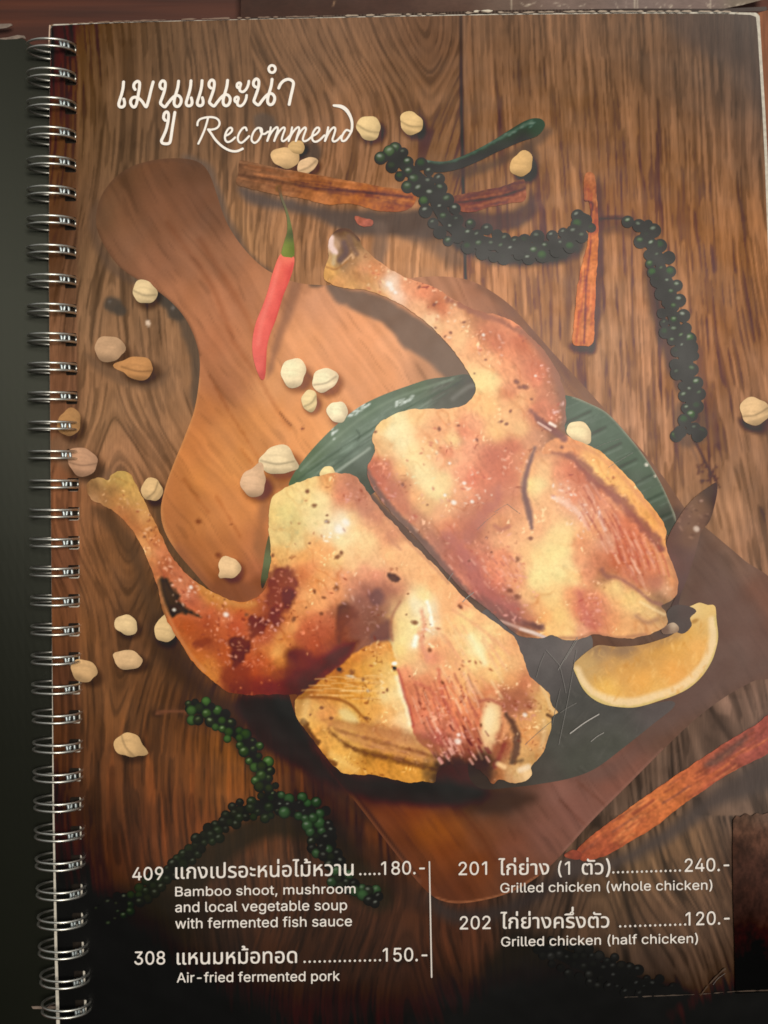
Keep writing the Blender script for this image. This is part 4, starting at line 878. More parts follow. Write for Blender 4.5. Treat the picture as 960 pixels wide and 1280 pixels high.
LPT = [114,612,150,106,76, 118,624,186,138,104, 125,600,206,162,108, 120,606,112,78,54, 135,601,188,148,86, 150,595,194,158,90, 160,604,200,160,90, 140,612,150,106,66, 130,620,166,112,76, 150,625,190,130,80, 160,620,194,144,85, 170,620,206,160,95, 178,635,205,150,90, 150,640,184,114,75, 165,645,190,120,75, 182,645,212,154,100, 190,652,196,128,78, 155,653,172,98,62, 170,662,182,108,68, 185,665,205,130,80, 177,676,214,146,92, 195,680,196,112,72, 186,690,228,168,110, 190,702,206,128,82, 200,690,215,130,95, 206,702,176,94,62, 216,702,190,106,76, 196,720,190,112,72, 205,715,174,86,60, 220,717,192,108,82, 226,730,205,125,95, 236,738,192,104,74, 192,732,176,112,72,
 200,722,166,92,60, 205,760,124,80,50, 224,738,200,115,90, 237,742,215,135,115, 241,752,184,88,66, 255,736,205,130,65, 265,746,206,136,72, 280,754,205,135,75, 296,760,200,120,65, 310,757,205,125,65, 322,752,190,102,62, 250,762,200,104,74, 265,767,196,94,64, 283,770,218,128,98, 300,768,198,80,54, 215,782,186,88,48, 235,785,180,80,40, 260,777,164,70,44, 250,800,166,76,42, 265,802,146,66,42, 275,790,194,96,62, 295,782,198,80,55, 330,795,194,96,76, 250,820,195,105,45, 262,830,210,130,60, 268,842,208,130,60, 280,820,180,82,46, 285,845,136,60,38, 300,845,140,52,40, 315,837,186,78,48, 330,828,190,84,50, 300,858,96,40,26, 320,850,150,54,38, 222,795,184,100,54, 236,812,188,100,46,
 345,620,248,214,150, 360,610,248,218,154, 385,600,248,214,150, 340,645,234,200,132, 355,640,236,215,150, 365,650,228,208,148, 345,670,238,208,145, 365,670,228,204,144, 385,625,245,220,160, 390,640,245,225,170, 400,650,255,235,180, 375,680,236,206,150, 350,695,235,185,120, 343,702,220,150,92, 400,625,255,235,180, 425,660,255,255,232, 432,650,255,255,220, 410,660,255,245,205, 428,675,255,245,190, 440,645,255,220,165, 450,660,255,200,150, 410,605,245,180,120, 425,605,232,152,120, 436,604,192,124,106, 430,620,230,140,115, 447,620,202,130,110, 440,632,245,175,135, 457,638,208,142,120, 395,685,250,180,120, 410,690,250,180,125, 380,695,245,175,110, 420,700,250,205,145, 440,690,255,210,160, 440,705,255,205,155, 455,690,255,210,160, 380,717,220,128,86, 387,711,236,150,105, 392,727,236,154,98, 400,720,245,175,115, 415,727,250,180,125, 430,722,240,160,125, 445,730,215,142,120, 455,742,200,132,120, 328,748,200,112,82,
 345,746,146,70,56, 336,762,150,68,56, 342,777,132,64,52, 335,792,190,96,76, 356,770,230,140,85, 370,757,240,165,105, 385,745,250,180,120, 400,755,250,175,120, 415,742,245,165,120, 365,785,240,170,105, 350,800,235,165,95, 345,815,240,180,105, 360,800,225,140,80, 350,827,214,134,70, 337,812,226,134,78, 375,795,192,88,62, 385,785,206,104,76, 400,775,216,118,88, 415,775,210,116,92, 405,790,200,98,72, 390,805,195,87,62, 400,817,160,70,50, 386,827,130,56,42, 370,817,112,56,40, 420,768,160,100,82, 450,752,166,114,106, 440,787,136,84,72, 424,805,132,68,52, 410,828,106,54,40, 350,842,140,62,42, 362,842,76,34,24, 380,847,80,38,28, 335,856,120,42,30, 320,838,188,80,50, 335,832,190,90,52, 360,860,80,36,24,
 450,625,200,130,115, 462,655,250,185,140, 445,665,255,240,185, 460,675,255,216,164, 490,692,255,195,145, 486,672,222,152,120, 480,662,244,180,135, 470,645,224,152,124, 510,702,255,195,145, 530,716,255,190,140, 545,732,255,190,140, 560,747,255,190,140, 470,705,250,200,155, 455,715,240,165,135, 470,718,235,152,130, 484,735,206,134,115, 462,745,172,114,107, 496,738,224,150,122, 475,790,146,98,85, 455,790,152,97,86, 462,770,152,102,92, 470,778,142,98,86,
 495,748,236,184,134, 505,760,255,225,165, 491,780,232,178,128, 520,755,255,255,215, 535,760,255,250,215, 530,745,255,238,178, 540,780,255,230,195, 500,780,255,235,170, 505,800,255,235,170, 518,805,255,250,210, 515,790,255,240,180, 500,812,250,220,150, 498,826,248,206,144, 515,820,250,205,150, 530,815,240,165,125, 540,820,235,145,120, 525,835,250,200,155, 505,840,235,148,118, 510,860,215,122,97, 530,850,235,150,115, 540,860,220,132,106, 550,840,245,180,135, 550,810,245,175,130, 560,780,255,195,140, 560,762,255,190,140, 580,770,255,225,160, 590,800,255,245,185, 597,810,255,250,195, 580,800,255,205,150, 570,830,250,185,135, 560,860,240,150,115, 585,850,250,190,135, 590,830,255,215,155, 578,757,245,168,132, 610,790,255,214,158, 625,800,250,190,140, 620,820,255,206,146, 635,830,246,190,138, 640,806,240,176,130, 600,772,250,190,140,
 590,860,252,186,130, 620,845,255,212,150, 640,850,240,172,122, 545,880,235,140,110, 560,888,235,136,106, 580,880,240,155,115, 600,874,204,126,98, 615,865,225,142,107, 630,870,178,108,92, 650,867,176,106,90, 640,880,168,98,86, 660,880,168,98,86, 655,855,206,122,97, 667,862,216,152,112, 674,870,235,190,130, 681,885,224,180,120, 692,889,214,164,110, 686,905,214,174,115, 676,900,235,190,130, 655,905,215,150,105, 665,900,238,174,120, 664,915,235,165,105, 664,926,224,154,100, 675,915,196,152,110, 656,940,218,170,115, 648,950,196,146,98, 662,950,190,145,95, 655,964,250,216,172, 645,967,222,182,128, 640,974,214,164,120, 622,971,176,104,68, 608,979,140,78,58, 630,936,160,88,72, 600,892,232,142,112,
 545,900,235,145,120, 565,910,215,122,102, 580,905,225,130,100, 595,905,224,136,106, 550,925,188,94,92, 572,925,224,150,134, 560,935,162,88,82, 580,940,162,82,72, 590,930,165,87,72, 602,925,194,108,90, 550,945,146,80,74, 545,952,106,60,50, 575,955,82,54,46, 600,950,84,58,48, 590,966,76,56,46, 560,962,70,46,36, 552,976,75,48,28, 570,980,68,50,40, 530,905,226,134,110, 522,890,222,126,104, 535,925,170,92,86, 530,880,228,136,108]
L2P = [375,877,194,144,85, 386,882,228,170,105, 396,882,238,194,115, 372,890,194,142,82, 385,897,234,180,105, 391,907,234,180,100, 402,890,230,152,95, 415,890,228,152,92, 430,885,236,184,114, 438,895,234,202,138, 425,900,234,184,105, 395,912,220,152,77, 402,924,230,167,87, 390,922,196,120,54, 440,937,216,160,84, 420,940,234,174,88, 430,950,238,186,100, 425,957,236,186,104, 440,957,228,160,75, 460,962,218,146,62, 480,957,204,132,56, 500,963,214,146,62, 515,972,220,152,70, 490,972,206,137,62, 405,945,160,98,46, 420,963,208,150,80, 535,972,206,142,66, 545,976,180,120,54, 460,948,170,110,52, 500,956,206,136,66,
 440,890,216,162,82, 455,897,214,147,72, 470,885,230,162,87, 490,890,240,177,112, 500,880,250,210,155, 505,895,255,225,175, 510,907,252,220,178, 480,870,250,225,170, 480,907,230,166,105, 495,912,228,158,110, 400,875,202,124,72, 420,835,164,88,48, 435,830,200,122,62, 445,820,215,132,72, 455,813,222,148,85, 450,835,225,162,82, 425,850,200,127,57, 440,850,220,152,77, 390,862,154,86,40, 380,870,134,80,36, 405,865,214,146,76, 440,870,214,146,67, 455,860,225,162,82, 470,810,222,150,90, 482,808,232,164,98, 455,842,222,158,82, 470,830,235,182,102, 487,835,245,202,130, 480,855,240,192,122, 495,852,250,216,156, 499,866,255,235,183, 465,870,225,167,87, 450,872,220,152,72, 485,822,240,184,112, 420,875,210,140,70, 500,900,250,214,166]
def arr(a):
    P = np.array(a, float).reshape(-1, 5)
    k = sstep(150, 215, P[:, 4])[:, None] * .20
    P[:, 2:] = P[:, 2:] * (1 - k) + np.array((252, 190, 152.0)) * k
    br = sstep(165, 110, P[:, 3])                       # the browned skin is more orange than pink
    hl = sstep(175, 215, P[:, 4])
    P[:, 4] *= 1 - .05 * br - .075 * (1 - hl); P[:, 2] *= 1 - .025 * br; P[:, 3] *= 1 - .012 * (1 - hl)
    return P

def crisp(L, r=5, k=.55):
    """bring out the local contrast of the print"""
    c = L.c; out = c.copy()
    for ax in (0, 1):
        pad = [(r + 1, r) if a == ax else (0, 0) for a in range(3)]
        q = np.cumsum(np.pad(out, pad, mode='edge'), axis=ax, dtype=np.float64)
        n = c.shape[ax]
        hi_ = np.take(q, np.arange(2 * r + 1, 2 * r + 1 + n), axis=ax); lo_ = np.take(q, np.arange(0, n), axis=ax)
        out = ((hi_ - lo_) / (2 * r + 1)).astype(np.float32)
    L.c = np.clip(c + k * (c - out), 0.01, 1.0)

def skin(L, seed):
    """fine pores and wrinkles of roasted skin, with small moist glints where it is browned"""
    X, Y = L.X, L.Y
    wx = X + 3 * fbm(X, Y, 9, seed + 1, 2); wy = Y + 3 * fbm(X, Y, 9, seed + 2, 2)
    u, v = wx * .86 - wy * .5, wx * .5 + wy * .86          # wrinkles run down and to the right
    ridge = 1 - np.abs(vnoise(u, v, 4.6, 13, seed + 3)) * 2; r2 = 1 - np.abs(vnoise(u, v, 2.8, 6.5, seed + 4)) * 2
    brown = np.clip((L.c[..., 0] - L.c[..., 2]) * 1.0, 0, 1) * sstep(1.0, .55, L.c[..., 1])
    k = (.10 + .95 * brown) * (.55 + .45 * fbm(X, Y, 40, seed + 5, 2))
    L.c *= (1 + .17 * k * (ridge * .6 + r2 * .5))[..., None].astype(np.float32)
    cu, cv = X * .8 - Y * .6 + 8 * fbm(X, Y, 22, seed + 11, 2), X * .6 + Y * .8
    cr = sstep(.78, 1.0, 1 - np.abs(vnoise(cu, cv, 11, 30, seed + 12))) * sstep(-.2, .5, fbm(X, Y, 34, seed + 13, 2))
    L.c *= (1 - (cr * (.15 + brown))[..., None] * np.array((.09, .17, .22))).astype(np.float32)
    gl = sstep(.60, .95, vnoise(wx, wy, 2.6, 2.6, seed + 6) * .6 + .55 * vnoise(X, Y, 13, 13, seed + 7)) * sstep(.12, .45, brown)
    L.c += (gl[..., None] * np.array((.22, .21, .19)) * .8).astype(np.float32)
    pit = sstep(.62, .95, vnoise(wx, wy, 3.0, 3.0, seed + 8) * .6 + .5 * vnoise(X, Y, 17, 17, seed + 9)) * sstep(.12, .5, brown)
    L.c *= (1 - pit[..., None] * np.array((.20, .28, .28))).astype(np.float32)

def chicken_upper():
    L = Layer(395, 275, 870, 810)
    A = .66 * L.fill(arr(UP), e=8, p=2.1, step=3) + .34 * L.fill(arr(UP), e=20, p=1.8, step=4); B = L.fill(arr(U3P), e=8, p=1.6, step=3)
    m = sstep(1.5, -1.5, sdf(L.X, L.Y, [spline(U3_SUB, True, 5)]) + 1.6 * fbm(L.X, L.Y, 7, 70, 2))[..., None]
    L.c[:] = A * (1 - m) + B * m
    # skin texture
    L.c *= (1 + .035 * fbm(L.X, L.Y, 12, 71, 3) + .03 * vnoise(L.X, L.Y, 3.2, 3.2, 75) * .5)[..., None].astype(np.float32)
    warm = sstep(.1, .7, fbm(L.X, L.Y, 16, 72, 3))[..., None] * .16
    L.c = L.c * (1 - warm) + L.c * np.array((.96, .84, .80), np.float32) * warm
    skin(L, 90)
    # folds, burns and glints printed in the picture
    S_ = L.stroke
    S_([(690,566),(704,568),(718,574),(732,588),(750,606),(770,620),(790,643),(808,662),(826,684)], [2,6,9,12,12,13,13,13,9], (148,94,84), 4, .75, 3, 8)
    S_([(668,560),(662,578),(656,598),(655,616),(659,632),(663,650),(664,660)], [3,5,7,7,8,7,3], (140,106,98), 3, .85, 1)
    S_([(664,514),(672,524),(682,532),(694,540),(704,548)], [4,7,8,9,9], (146,98,90), 3, .8, 1.5)
    S_([(672,528),(680,533),(688,538)], 2, (250,206,184), 1, .8); S_([(687,529),(694,533)], [4,3], (255,220,200), 1.2, .85)
    S_([(704,478),(707,505),(706,535)], [8,10,10], (140,108,96), 4, .6)
    S_([(560,374),(584,385),(600,394),(622,400),(650,416)], [5,8,9,7,5], (166,110,90), 4, .75, 3)
    S_([(650,412),(668,428),(688,452),(701,482),(704,510)], [8,12,16,16,12], (158,114,96), 6, .75)
    S_([(700,556),(735,562),(770,588),(800,622),(826,656)], 4, (222,150,104), 3, .5)
    S_([(459,588),(472,612),(492,640),(516,664),(540,690),(560,714),(580,737),(604,758),(626,776),(640,788)], [5,8,9,9,9,9,9,10,12,10], (122,98,88), 3, .8, 1.5)
    S_([(622,612),(620,628),(606,640),(594,658),(584,672)], [6,10,14,16,14], (190,122,108), 6, .6, 3)
    S_([(560,668),(578,690),(592,712),(604,740),(640,765)], [14,16,18,18,16], (190,118,112), 9, .55, 4)
    S_([(618,657),(626,662),(636,658)], 4, (196,128,104), 3, .7)
    S_([(600,745),(622,762),(650,777),(676,784)], [10,12,10,8], (134,98,90), 4, .7, 3)
    S_([(626,776),(645,783),(664,790),(680,796)], [3,4,5,3], (208,172,152), 1.6, .8); S_([(656,778),(674,784)], 5, (120,84,74), 3, .6); S_([(650,786),(668,791),(682,797)], 3.4, (226,196,176), 1.3, .8)
    S_([(752,712),(758,720),(772,722),(792,734),(812,750),(826,756)], [6,6,4,4,4,5], (160,110,94), 3, .7, 1)
    S_([(800,752),(818,762),(830,768)], 3, (255,222,164), 2, .5)
    S_([(723,742),(728,762),(738,780)], 10, (206,116,104), 6, .5, 3)
    S_([(795,770),(808,778),(820,774)], 5, (176,128,98), 4, .6)
    S_([(700,797),(724,797),(742,792),(770,797),(806,793)], 4, (176,122,92), 3, .6)
    S_([(836,700),(846,724),(843,744)], 7, (190,128,92), 4, .6)
    S_([(430,304),(433,316),(425,325)], 7, (112,90,88), 3, .6); S_([(415,291),(428,287),(440,291),(449,300)], 4.5, (100,74,62), 2.5, .65); S_([(436,296),(440,308),(446,318)], 6, (128,98,82), 2.5, .6); S_([(428,330),(440,318)], 2, (214,168,128), 1, .7)
    S_([(414,298),(414,308),(419,316)], 7, (240,206,190), 2, .85); S_([(418,320),(417,330)], 5, (208,176,132), 2, .7)
    S_([(408,334),(420,337),(434,327)], 2, (176,122,76), 1.2, .7); S_([(420,364),(460,366)], 3, (214,160,110), 2, .5)
    S_([(690,620),(712,632),(726,646),(734,660)], [4,8,6,5], (252,214,190), 3, .55, 2.5)
    S_([(748,640),(752,652),(756,662)], 4.5, (255,224,198), 2, .8)
    for pts, col, so, al in [([(600,556),(650,566),(648,600),(612,640),(580,676),(560,690),(572,650),(600,610)], (200,118,96), 16, .42),
                             ([(540,672),(580,690),(620,730),(664,770),(640,782),(596,748),(556,708)], (180,108,98), 14, .40),
                             ([(716,586),(760,616),(806,668),(828,712),(800,734),(760,712),(740,660),(716,620)], (206,118,92), 18, .34),
                             ([(724,738),(750,744),(758,778),(742,790),(728,772)], (196,108,92), 12, .40),
                             ([(462,580),(486,582),(506,612),(520,650),(500,640),(474,612)], (196,112,92), 10, .40),
                             ([(600,404),(650,416),(690,460),(694,506),(670,470),(630,440)], (206,126,98), 16, .40)]:
        L.poly(pts, col, so, al, 5, 12)
    for k in range(110):
        t, q = rng.uniform(0, 1), rng.uniform(0, 1); x = 722 + 82 * t + q * 22 - 10; y = 598 + 92 * t + (1 - q) * 36; l = rng.uniform(8, 22)
        S_([(x, y), (x + .3 * l, y + .5 * l), (x + .55 * l + rng.normal(0, 1), y + l)], rng.uniform(1.2, 2.6), [(176,98,80),(206,124,98),(252,196,164),(236,160,128)][k % 4], 1.4, rng.uniform(.2, .5), .8)
    for k in range(90):
        x, y = rng.uniform(560, 650), rng.uniform(690, 775); l = rng.uniform(5, 12); S_([(x, y), (x + .5 * l, y + .6 * l)], rng.uniform(1.2, 2.4), [(176,104,92),(250,186,160),(200,124,108)][k % 3], 1.2, rng.uniform(.2, .45), .8)
    for k in range(11):                              # fine drawn skin on the wing
        x = 762 + 6 * k; S_([(x, 652 + 3 * k), (x + 8, 676 + 2.4 * k), (x + 14, 700 + 2 * k)], 2.0, (250,170,140) if k % 2 else (190,96,78), 1.6, .42, 1)
    for x, y, rx, ry, a in [(646,478,4.5,4,20),(656,484,5,4,20),(649,484,4,3,0),(664,499,2.5,2,0),(626,527,4,2.2,-15),(633,530,3,2.4,0),(638,514,2,3,30),(663,673,4,3,0),(647,699,3.5,4,30),(637,738,4.5,3.4,10),(646,746,5,4,0),(549,536,2.2,3.2,0),(573,532,2.5,2,0),(596,550,2,4,-30),(469,540,2.4,2,0),(503,606,2.6,3,0),(534,631,1.8,1.4,0),(563,416,2.6,2.2,30),(524,359,2,3,40),(543,381,3.5,2.4,-30),(580,403,2.4,1.6,0),(607,450,2.4,1.6,0),(544,410,2,1.4,40),(556,421,2.2,1.5,-50),(593,467,1.4,1.4,0),(586,701,2,2,0),(608,672,1.8,1.8,0),(614,690,1.8,1.6,0),(702,559,3,3,0),(632,799,1.6,1.6,0)]:
        L.ell(x, y, rx * .85, ry * .8, a, (134,86,70), .6, .7, .4, 3)
    for x, y, R, n, l in [(485,603,24,60,(236,166,150)),(592,612,24,60,(255,226,200)),(640,580,20,44,(246,190,160)),(703,614,16,46,(255,238,220)),(730,650,24,50,(255,228,206)),(612,435,20,36,(255,214,196)),(672,470,16,30,(255,196,176)),(560,395,28,40,(255,226,190)),(470,352,26,46,(252,214,164)),(640,745,32,80,(248,176,160)),(738,765,20,70,(246,172,150)),(795,690,34,90,(250,172,140)),(620,700,36,70,(246,178,150)),(700,510,10,22,(255,208,196)),(535,650,40,60,(240,180,150)),(536,560,14,30,(255,236,190)),(660,420,20,20,(214,130,100)),(760,600,10,12,(255,216,150)),(560,540,40,40,(250,200,170)),(520,590,30,30,(240,232,180))]:
        L.specks(x, y, R, int(n * .42), l, (196,104,86), int(x + y), 1.15, .30)
    for x, y, q in [(567,628,4),(556,619,2.4),(590,627,3),(580,604,3),(562,579,2.4),(487,356,5),(490,362,4),(494,366,3),(604,419,2.6),(430,339,0),(669,470,2)]:
        if q: L.ell(x, y, q * .8, q * .65, 30, (255,246,230), .65, .7, .2, 4)
    crisp(L)
    return outline_sheet("printed_grilled_chicken", U_OUT, 1.35, zup(), L.sample, M_print, page, True, 1.1)

def chicken_lower():
    L = Layer(98, 575, 712, 1000)
    A = .72 * L.fill(arr(LPT), e=8, p=2.1, step=3) + .28 * L.fill(arr(LPT), e=18, p=1.8, step=4); B = .75 * L.fill(arr(L2P), e=6.5, p=1.7, step=3) + .25 * L.fill(arr(L2P), e=18, p=1.8, step=4)
    m = sstep(1.6, -1.6, sdf(L.X, L.Y, [spline(L2_SUB, True, 5)]) + 2.0 * fbm(L.X, L.Y, 8, 80, 2))[..., None]
    L.c[:] = A * (1 - m) + B * m
    L.c *= (1 + .04 * fbm(L.X, L.Y, 12, 81, 3) + .03 * vnoise(L.X, L.Y, 3.2, 3.2, 85) * .5)[..., None].astype(np.float32)
    warm = sstep(.1, .7, fbm(L.X, L.Y, 16, 82, 3))[..., None] * .16
    L.c = L.c * (1 - warm) + L.c * np.array((.95, .82, .76), np.float32) * warm
    S_, P_ = L.stroke, L.poly
    skin(L, 190)
    # burnt patches
    P_([(200,726),(208,722),(216,732),(224,746),(234,758),(246,766),(252,772),(240,770),(226,766),(216,770),(206,756),(200,740)], (58,44,30), 3, .92, 3.5, 8)
    P_([(288,800),(298,796),(310,798),(316,806),(310,816),(302,828),(294,834),(290,820)], (62,26,22), 4, .9, 4, 7)
    P_([(312,772),(322,770),(334,776),(332,786),(322,794),(314,798),(312,786)], (74,30,32), 4, .85, 4, 7)
    P_([(338,716),(352,708),(366,714),(372,728),(368,744),(360,760),(348,770),(338,778),(334,760),(336,736)], (112,54,46), 5, .8, 5, 8)
    P_([(354,738),(364,736),(370,744),(364,756),(356,760)], (78,42,30), 4, .85, 2.5, 6); P_([(340,760),(352,762),(354,776),(344,782),(338,772)], (84,36,36), 4, .7, 3, 6)
    P_([(240,804),(252,798),(264,800),(262,808),(246,808)], (116,46,28), 4, .75, 3, 7)
    P_([(282,836),(310,830),(316,848),(330,856),(360,850),(372,862),(340,868),(300,868),(284,860)], (112,42,30), 6, .65, 4, 10)
    P_([(360,816),(380,812),(396,822),(424,806),(448,800),(436,818),(410,836),(384,858),(368,868),(356,856),(364,836)], (82,38,28), 7, .8, 3, 10)
    P_([(424,756),(440,756),(446,770),(432,784),(426,806),(420,796)], (98,66,56), 5, .8, 3, 8)
    P_([(462,744),(472,736),(480,744),(476,756),(466,756)], (120,92,90), 5, .8, 2, 8)
    P_([(470,786),(482,774),(488,780),(488,798),(476,800),(462,798)], (120,86,78), 5, .8, 2, 8)
    P_([(484,716),(494,718),(502,724),(494,728),(486,724)], (112,82,70), 1.6, .9, 1.5, 5)
    P_([(374,898),(384,900),(386,908),(394,918),(400,928),(396,932),(386,920),(378,908)], (92,54,28), 2.5, .75, 2, 5)
    P_([(410,948),(422,952),(420,958),(412,956)], (104,58,28), 2, .7, 2, 4)
    # browned feather strip of the fanned wing
    S_([(404,899),(440,904),(480,912),(520,922),(546,934)], [4,8,10,10,9], (156,94,54), 6, .45, 3)
    S_([(414,906),(446,912),(482,920),(520,930),(548,940)], [6,12,14,14,12], (186,118,72), 6, .5, 4, 8)
    S_([(424,916),(452,926),(486,936),(520,944),(548,952)], [5,11,13,13,12], (196,130,86), 6, .5, 4, 8)
    S_([(418,911),(446,919),(484,929),(546,946)], [2,3.5,4,4], (132,76,46), 3, .45, 2.5)
    S_([(410,910),(424,924),(444,936),(472,944),(508,952),(548,962)], [2,4,6,7,7,6], (92,52,30), 3.5, .62, 2.5)
    for k in range(26):
        x = 418 + rng.uniform(0, 115); y = 908 + (x - 418) * .27 + rng.uniform(0, 20); S_([(x, y), (x + 9, y + 2.5)], 1.6, (206,142,104) if k % 2 else (134,76,48), 1.6, .3)
    S_([(372,872),(398,871),(424,874),(440,882),(452,894),(460,902)], [3,4,4,4,3,2], (150,88,42), 2, .65)
    for k in range(30):
        x = 376 + rng.uniform(0, 90); y = 842 + rng.uniform(0, 30) + (470 - x) * .06; S_([(x, y), (x + 12, y - .5), (x + 26, y + rng.uniform(-1, 3))], 1.4, (248,200,130) if k % 3 else (182,112,48), 1.1, .45)
    P_([(424,888),(434,886),(444,894),(448,902),(438,902),(428,898)], (240,214,146), 4, .6)
    S_([(384,876),(380,900)], 8, (240,200,128), 5, .4); S_([(414,942),(430,952),(444,962)], 8, (246,196,112), 5, .5)
    for pts, col, so, al in [([(330,742),(352,716),(384,720),(372,756),(350,790),(330,806),(300,800),(300,772)], (176,92,62), 14, .32),
                             ([(378,790),(420,770),(446,760),(440,796),(400,826),(372,846),(352,846),(366,816)], (160,78,56), 14, .38),
                             ([(448,738),(486,730),(500,742),(488,770),(487,796),(452,806),(432,796)], (138,88,78), 12, .45),
                             ([(420,610),(446,600),(470,632),(500,668),(480,672),(446,640)], (196,126,104), 12, .40),
                             ([(240,790),(290,784),(330,790),(320,840),(290,856),(262,836)], (176,84,50), 16, .30)]:
        P_(pts, col, so, al, 5, 10)
    # roasted skin drawn out along the wing
    for k in range(150):
        t, q = rng.uniform(0, 1), rng.uniform(0, 1); x = 506 + 34 * t + q * (86 - 20 * t); y = 846 + 96 * t - 8 * q; l = rng.uniform(8, 24)
        S_([(x, y), (x + .2 * l, y + .5 * l), (x + .42 * l + rng.normal(0, 1), y + l)], rng.uniform(1.2, 3), [(150,82,62),(196,112,86),(250,192,156),(176,94,78),(236,160,122)][k % 5], 1.4, rng.uniform(.2, .5), .8)
    for k in range(40):
        x, y = rng.uniform(545, 625), rng.uniform(770, 860); l = rng.uniform(14, 34); S_([(x, y), (x + .5 * l, y + .8 * l)], rng.uniform(1.5, 3.5), [(255,214,160),(236,166,124)][k % 2], 2, .3)
    # wing edge and folds
    S_([(500,752),(491,768),(488,786),(491,800)], 3, (176,120,92), 2.5, .6)
    S_([(497,836),(502,852),(505,868),(511,884),(516,906)], [3,3,4,4,4], (186,96,80), 2.2, .7, 1.5)
    S_([(496,846),(502,866),(508,886),(512,904)], 5, (255,236,196), 3, .6, 1.5)
    S_([(527,764),(530,782),(526,800),(534,822)], [4,7,8,8], (234,158,124), 4, .7, 3); S_([(534,752),(538,766),(540,782)], 4, (255,255,232), 2.5, .8, 1.5); S_([(518,806),(520,796)], 6, (255,255,228), 3, .8)
    S_([(548,838),(552,862),(560,886),(572,908)], 4, (210,112,88), 3, .6, 2.5); S_([(520,852),(540,864),(550,880)], 4, (196,104,84), 3, .5, 2.5)
    S_([(588,796),(598,812),(606,828)], 7, (255,250,196), 5, .6)
    S_([(566,762),(590,778),(614,796),(636,816)], 3, (236,168,124), 3, .5)
    L.ell(613,905,11,27,6,(252,216,156),.9,.55,.25,9); L.ell(611,898,7,16,6,(255,232,180),.7,.8); S_([(630,892),(632,908),(626,926)], 6, (236,164,112), 3, .6, 2)
    S_([(600,876),(612,874),(626,880)], 4, (186,110,86), 2.5, .7); S_([(632,892),(640,904),(646,918),(644,940),(640,952)], [4,8,9,9,6], (100,70,58), 3, .8, 2)
    S_([(630,930),(624,944),(618,958)], 6, (146,72,60), 3, .7, 2); S_([(622,954),(630,958)], 6, (246,198,140), 2.4, .8)
    S_([(676,858),(684,872),(688,884),(694,890)], 4, (240,200,142), 2, .6); S_([(684,893),(691,897)], 4, (118,86,62), 1.6, .8)
    S_([(680,900),(680,918),(676,934)], 5, (226,186,132), 3, .5); S_([(650,962),(660,958)], 7, (252,224,186), 3, .6); S_([(640,952),(652,950)], 4, (120,92,66), 3, .7)
    P_([(540,950),(560,946),(590,950),(606,944),(616,960),(612,974),(590,980),(566,990),(548,990),(536,972)], (66,48,41), 12, .85, 6, 10)
    for k in range(30):
        x, y = rng.uniform(545, 610), rng.uniform(905, 952); S_([(x, y), (x + 4, y + 6)], rng.uniform(1.2, 3), (246,178,158) if k % 2 else (122,58,54), 1.4, .6)
    S_([(456,608),(470,630),(490,654),(514,680),(540,706),(560,728)], 3, (186,130,102), 3, .5)
    S_([(484,668),(492,678),(500,686)], 3, (204,142,108), 3, .6)
    S_([(198,722),(202,744),(212,772),(224,796),(240,820),(256,838)], 4, (206,134,80), 3, .5)
    S_([(252,734),(276,747),(300,756),(318,754)], 7, (212,144,78), 4, .55)
    for x, y, rx, ry, a in [(384,614,3,3.4,0),(393,632,4,3,0),(409,644,2,1.6,0),(409,652,4,3,0),(427,691,3,3.4,0),(422,696,5,3,-20),(387,679,2.4,2,0),(341,694,2.2,3,0),(421,735,4.4,5.4,-20),(393,739,2.6,4.2,-30),(405,747,4,2.4,15),(402,767,3,2.6,0),(383,759,1.6,1.6,0),(367,774,3,4,30),(426,838,4.6,3.4,10),(440,840,4.6,4,0),(493,836,3,3,0),(454,849,3,2.4,0),(460,863,2.4,2,0),(484,862,2,3.6,10),(458,897,4,2.2,20),(402,884,3,2.4,0),(414,897,3,2.6,0),(388,893,2,2,0),(510,742,1.6,1.4,0),(508,768,1.8,1.4,0),(518,778,5,3.6,0),(537,812,3,3.6,0),(512,845,1.4,1.4,0),(575,758,4,3,30),(308,768,3,2.6,0),(190,663,1.8,2,0),(181,671,2,1.8,0),(149,653,2.4,2,0),(601,906,2,2.6,0),(553,853,2,3,-40),(574,836,1.4,1.4,0),(281,749,1.6,1.4,0)]:
        L.ell(x, y, rx * .82, ry * .8, a, (122,74,52), .6, .7, .4, 3)
    L.ell(424,836,3.2,2.6,0,(72,40,28),.8,.4); L.ell(493,834.5,2.4,2.2,0,(70,66,66),.9,.4); L.ell(493,829,3.2,2.4,0,(255,246,224),.8,.5); L.ell(438,845,6,1.6,10,(214,196,170),.6,.6)
    for x, y, R, n, l in [(232,738,18,60,(255,206,178)),(212,706,16,36,(244,176,136)),(270,765,26,70,(250,176,140)),(300,812,28,110,(232,160,136)),(345,738,26,110,(222,140,118)),(330,775,20,70,(236,166,146)),(262,795,28,50,(226,130,80)),(560,915,34,110,(250,176,150)),(650,880,22,80,(222,150,130)),(470,815,18,24,(255,214,150)),(375,790,30,40,(236,150,110)),(455,765,30,34,(200,146,136)),(440,730,22,24,(250,196,170)),(320,845,26,60,(220,120,80)),(440,618,14,36,(236,168,146)),(370,655,34,60,(206,186,128)),(415,668,18,24,(255,255,238)),(535,790,16,36,(255,240,214)),(545,870,30,60,(252,176,140)),(600,850,40,40,(255,214,160)),(165,640,24,30,(220,166,116)),(195,670,14,22,(246,196,152)),(480,850,24,26,(255,226,170)),(400,720,30,30,(255,190,130)),(655,925,14,20,(240,190,140))]:
        L.specks(x, y, R, int(n * .42), l, (140,62,44), int(x * 2 + y), 1.15, .28)
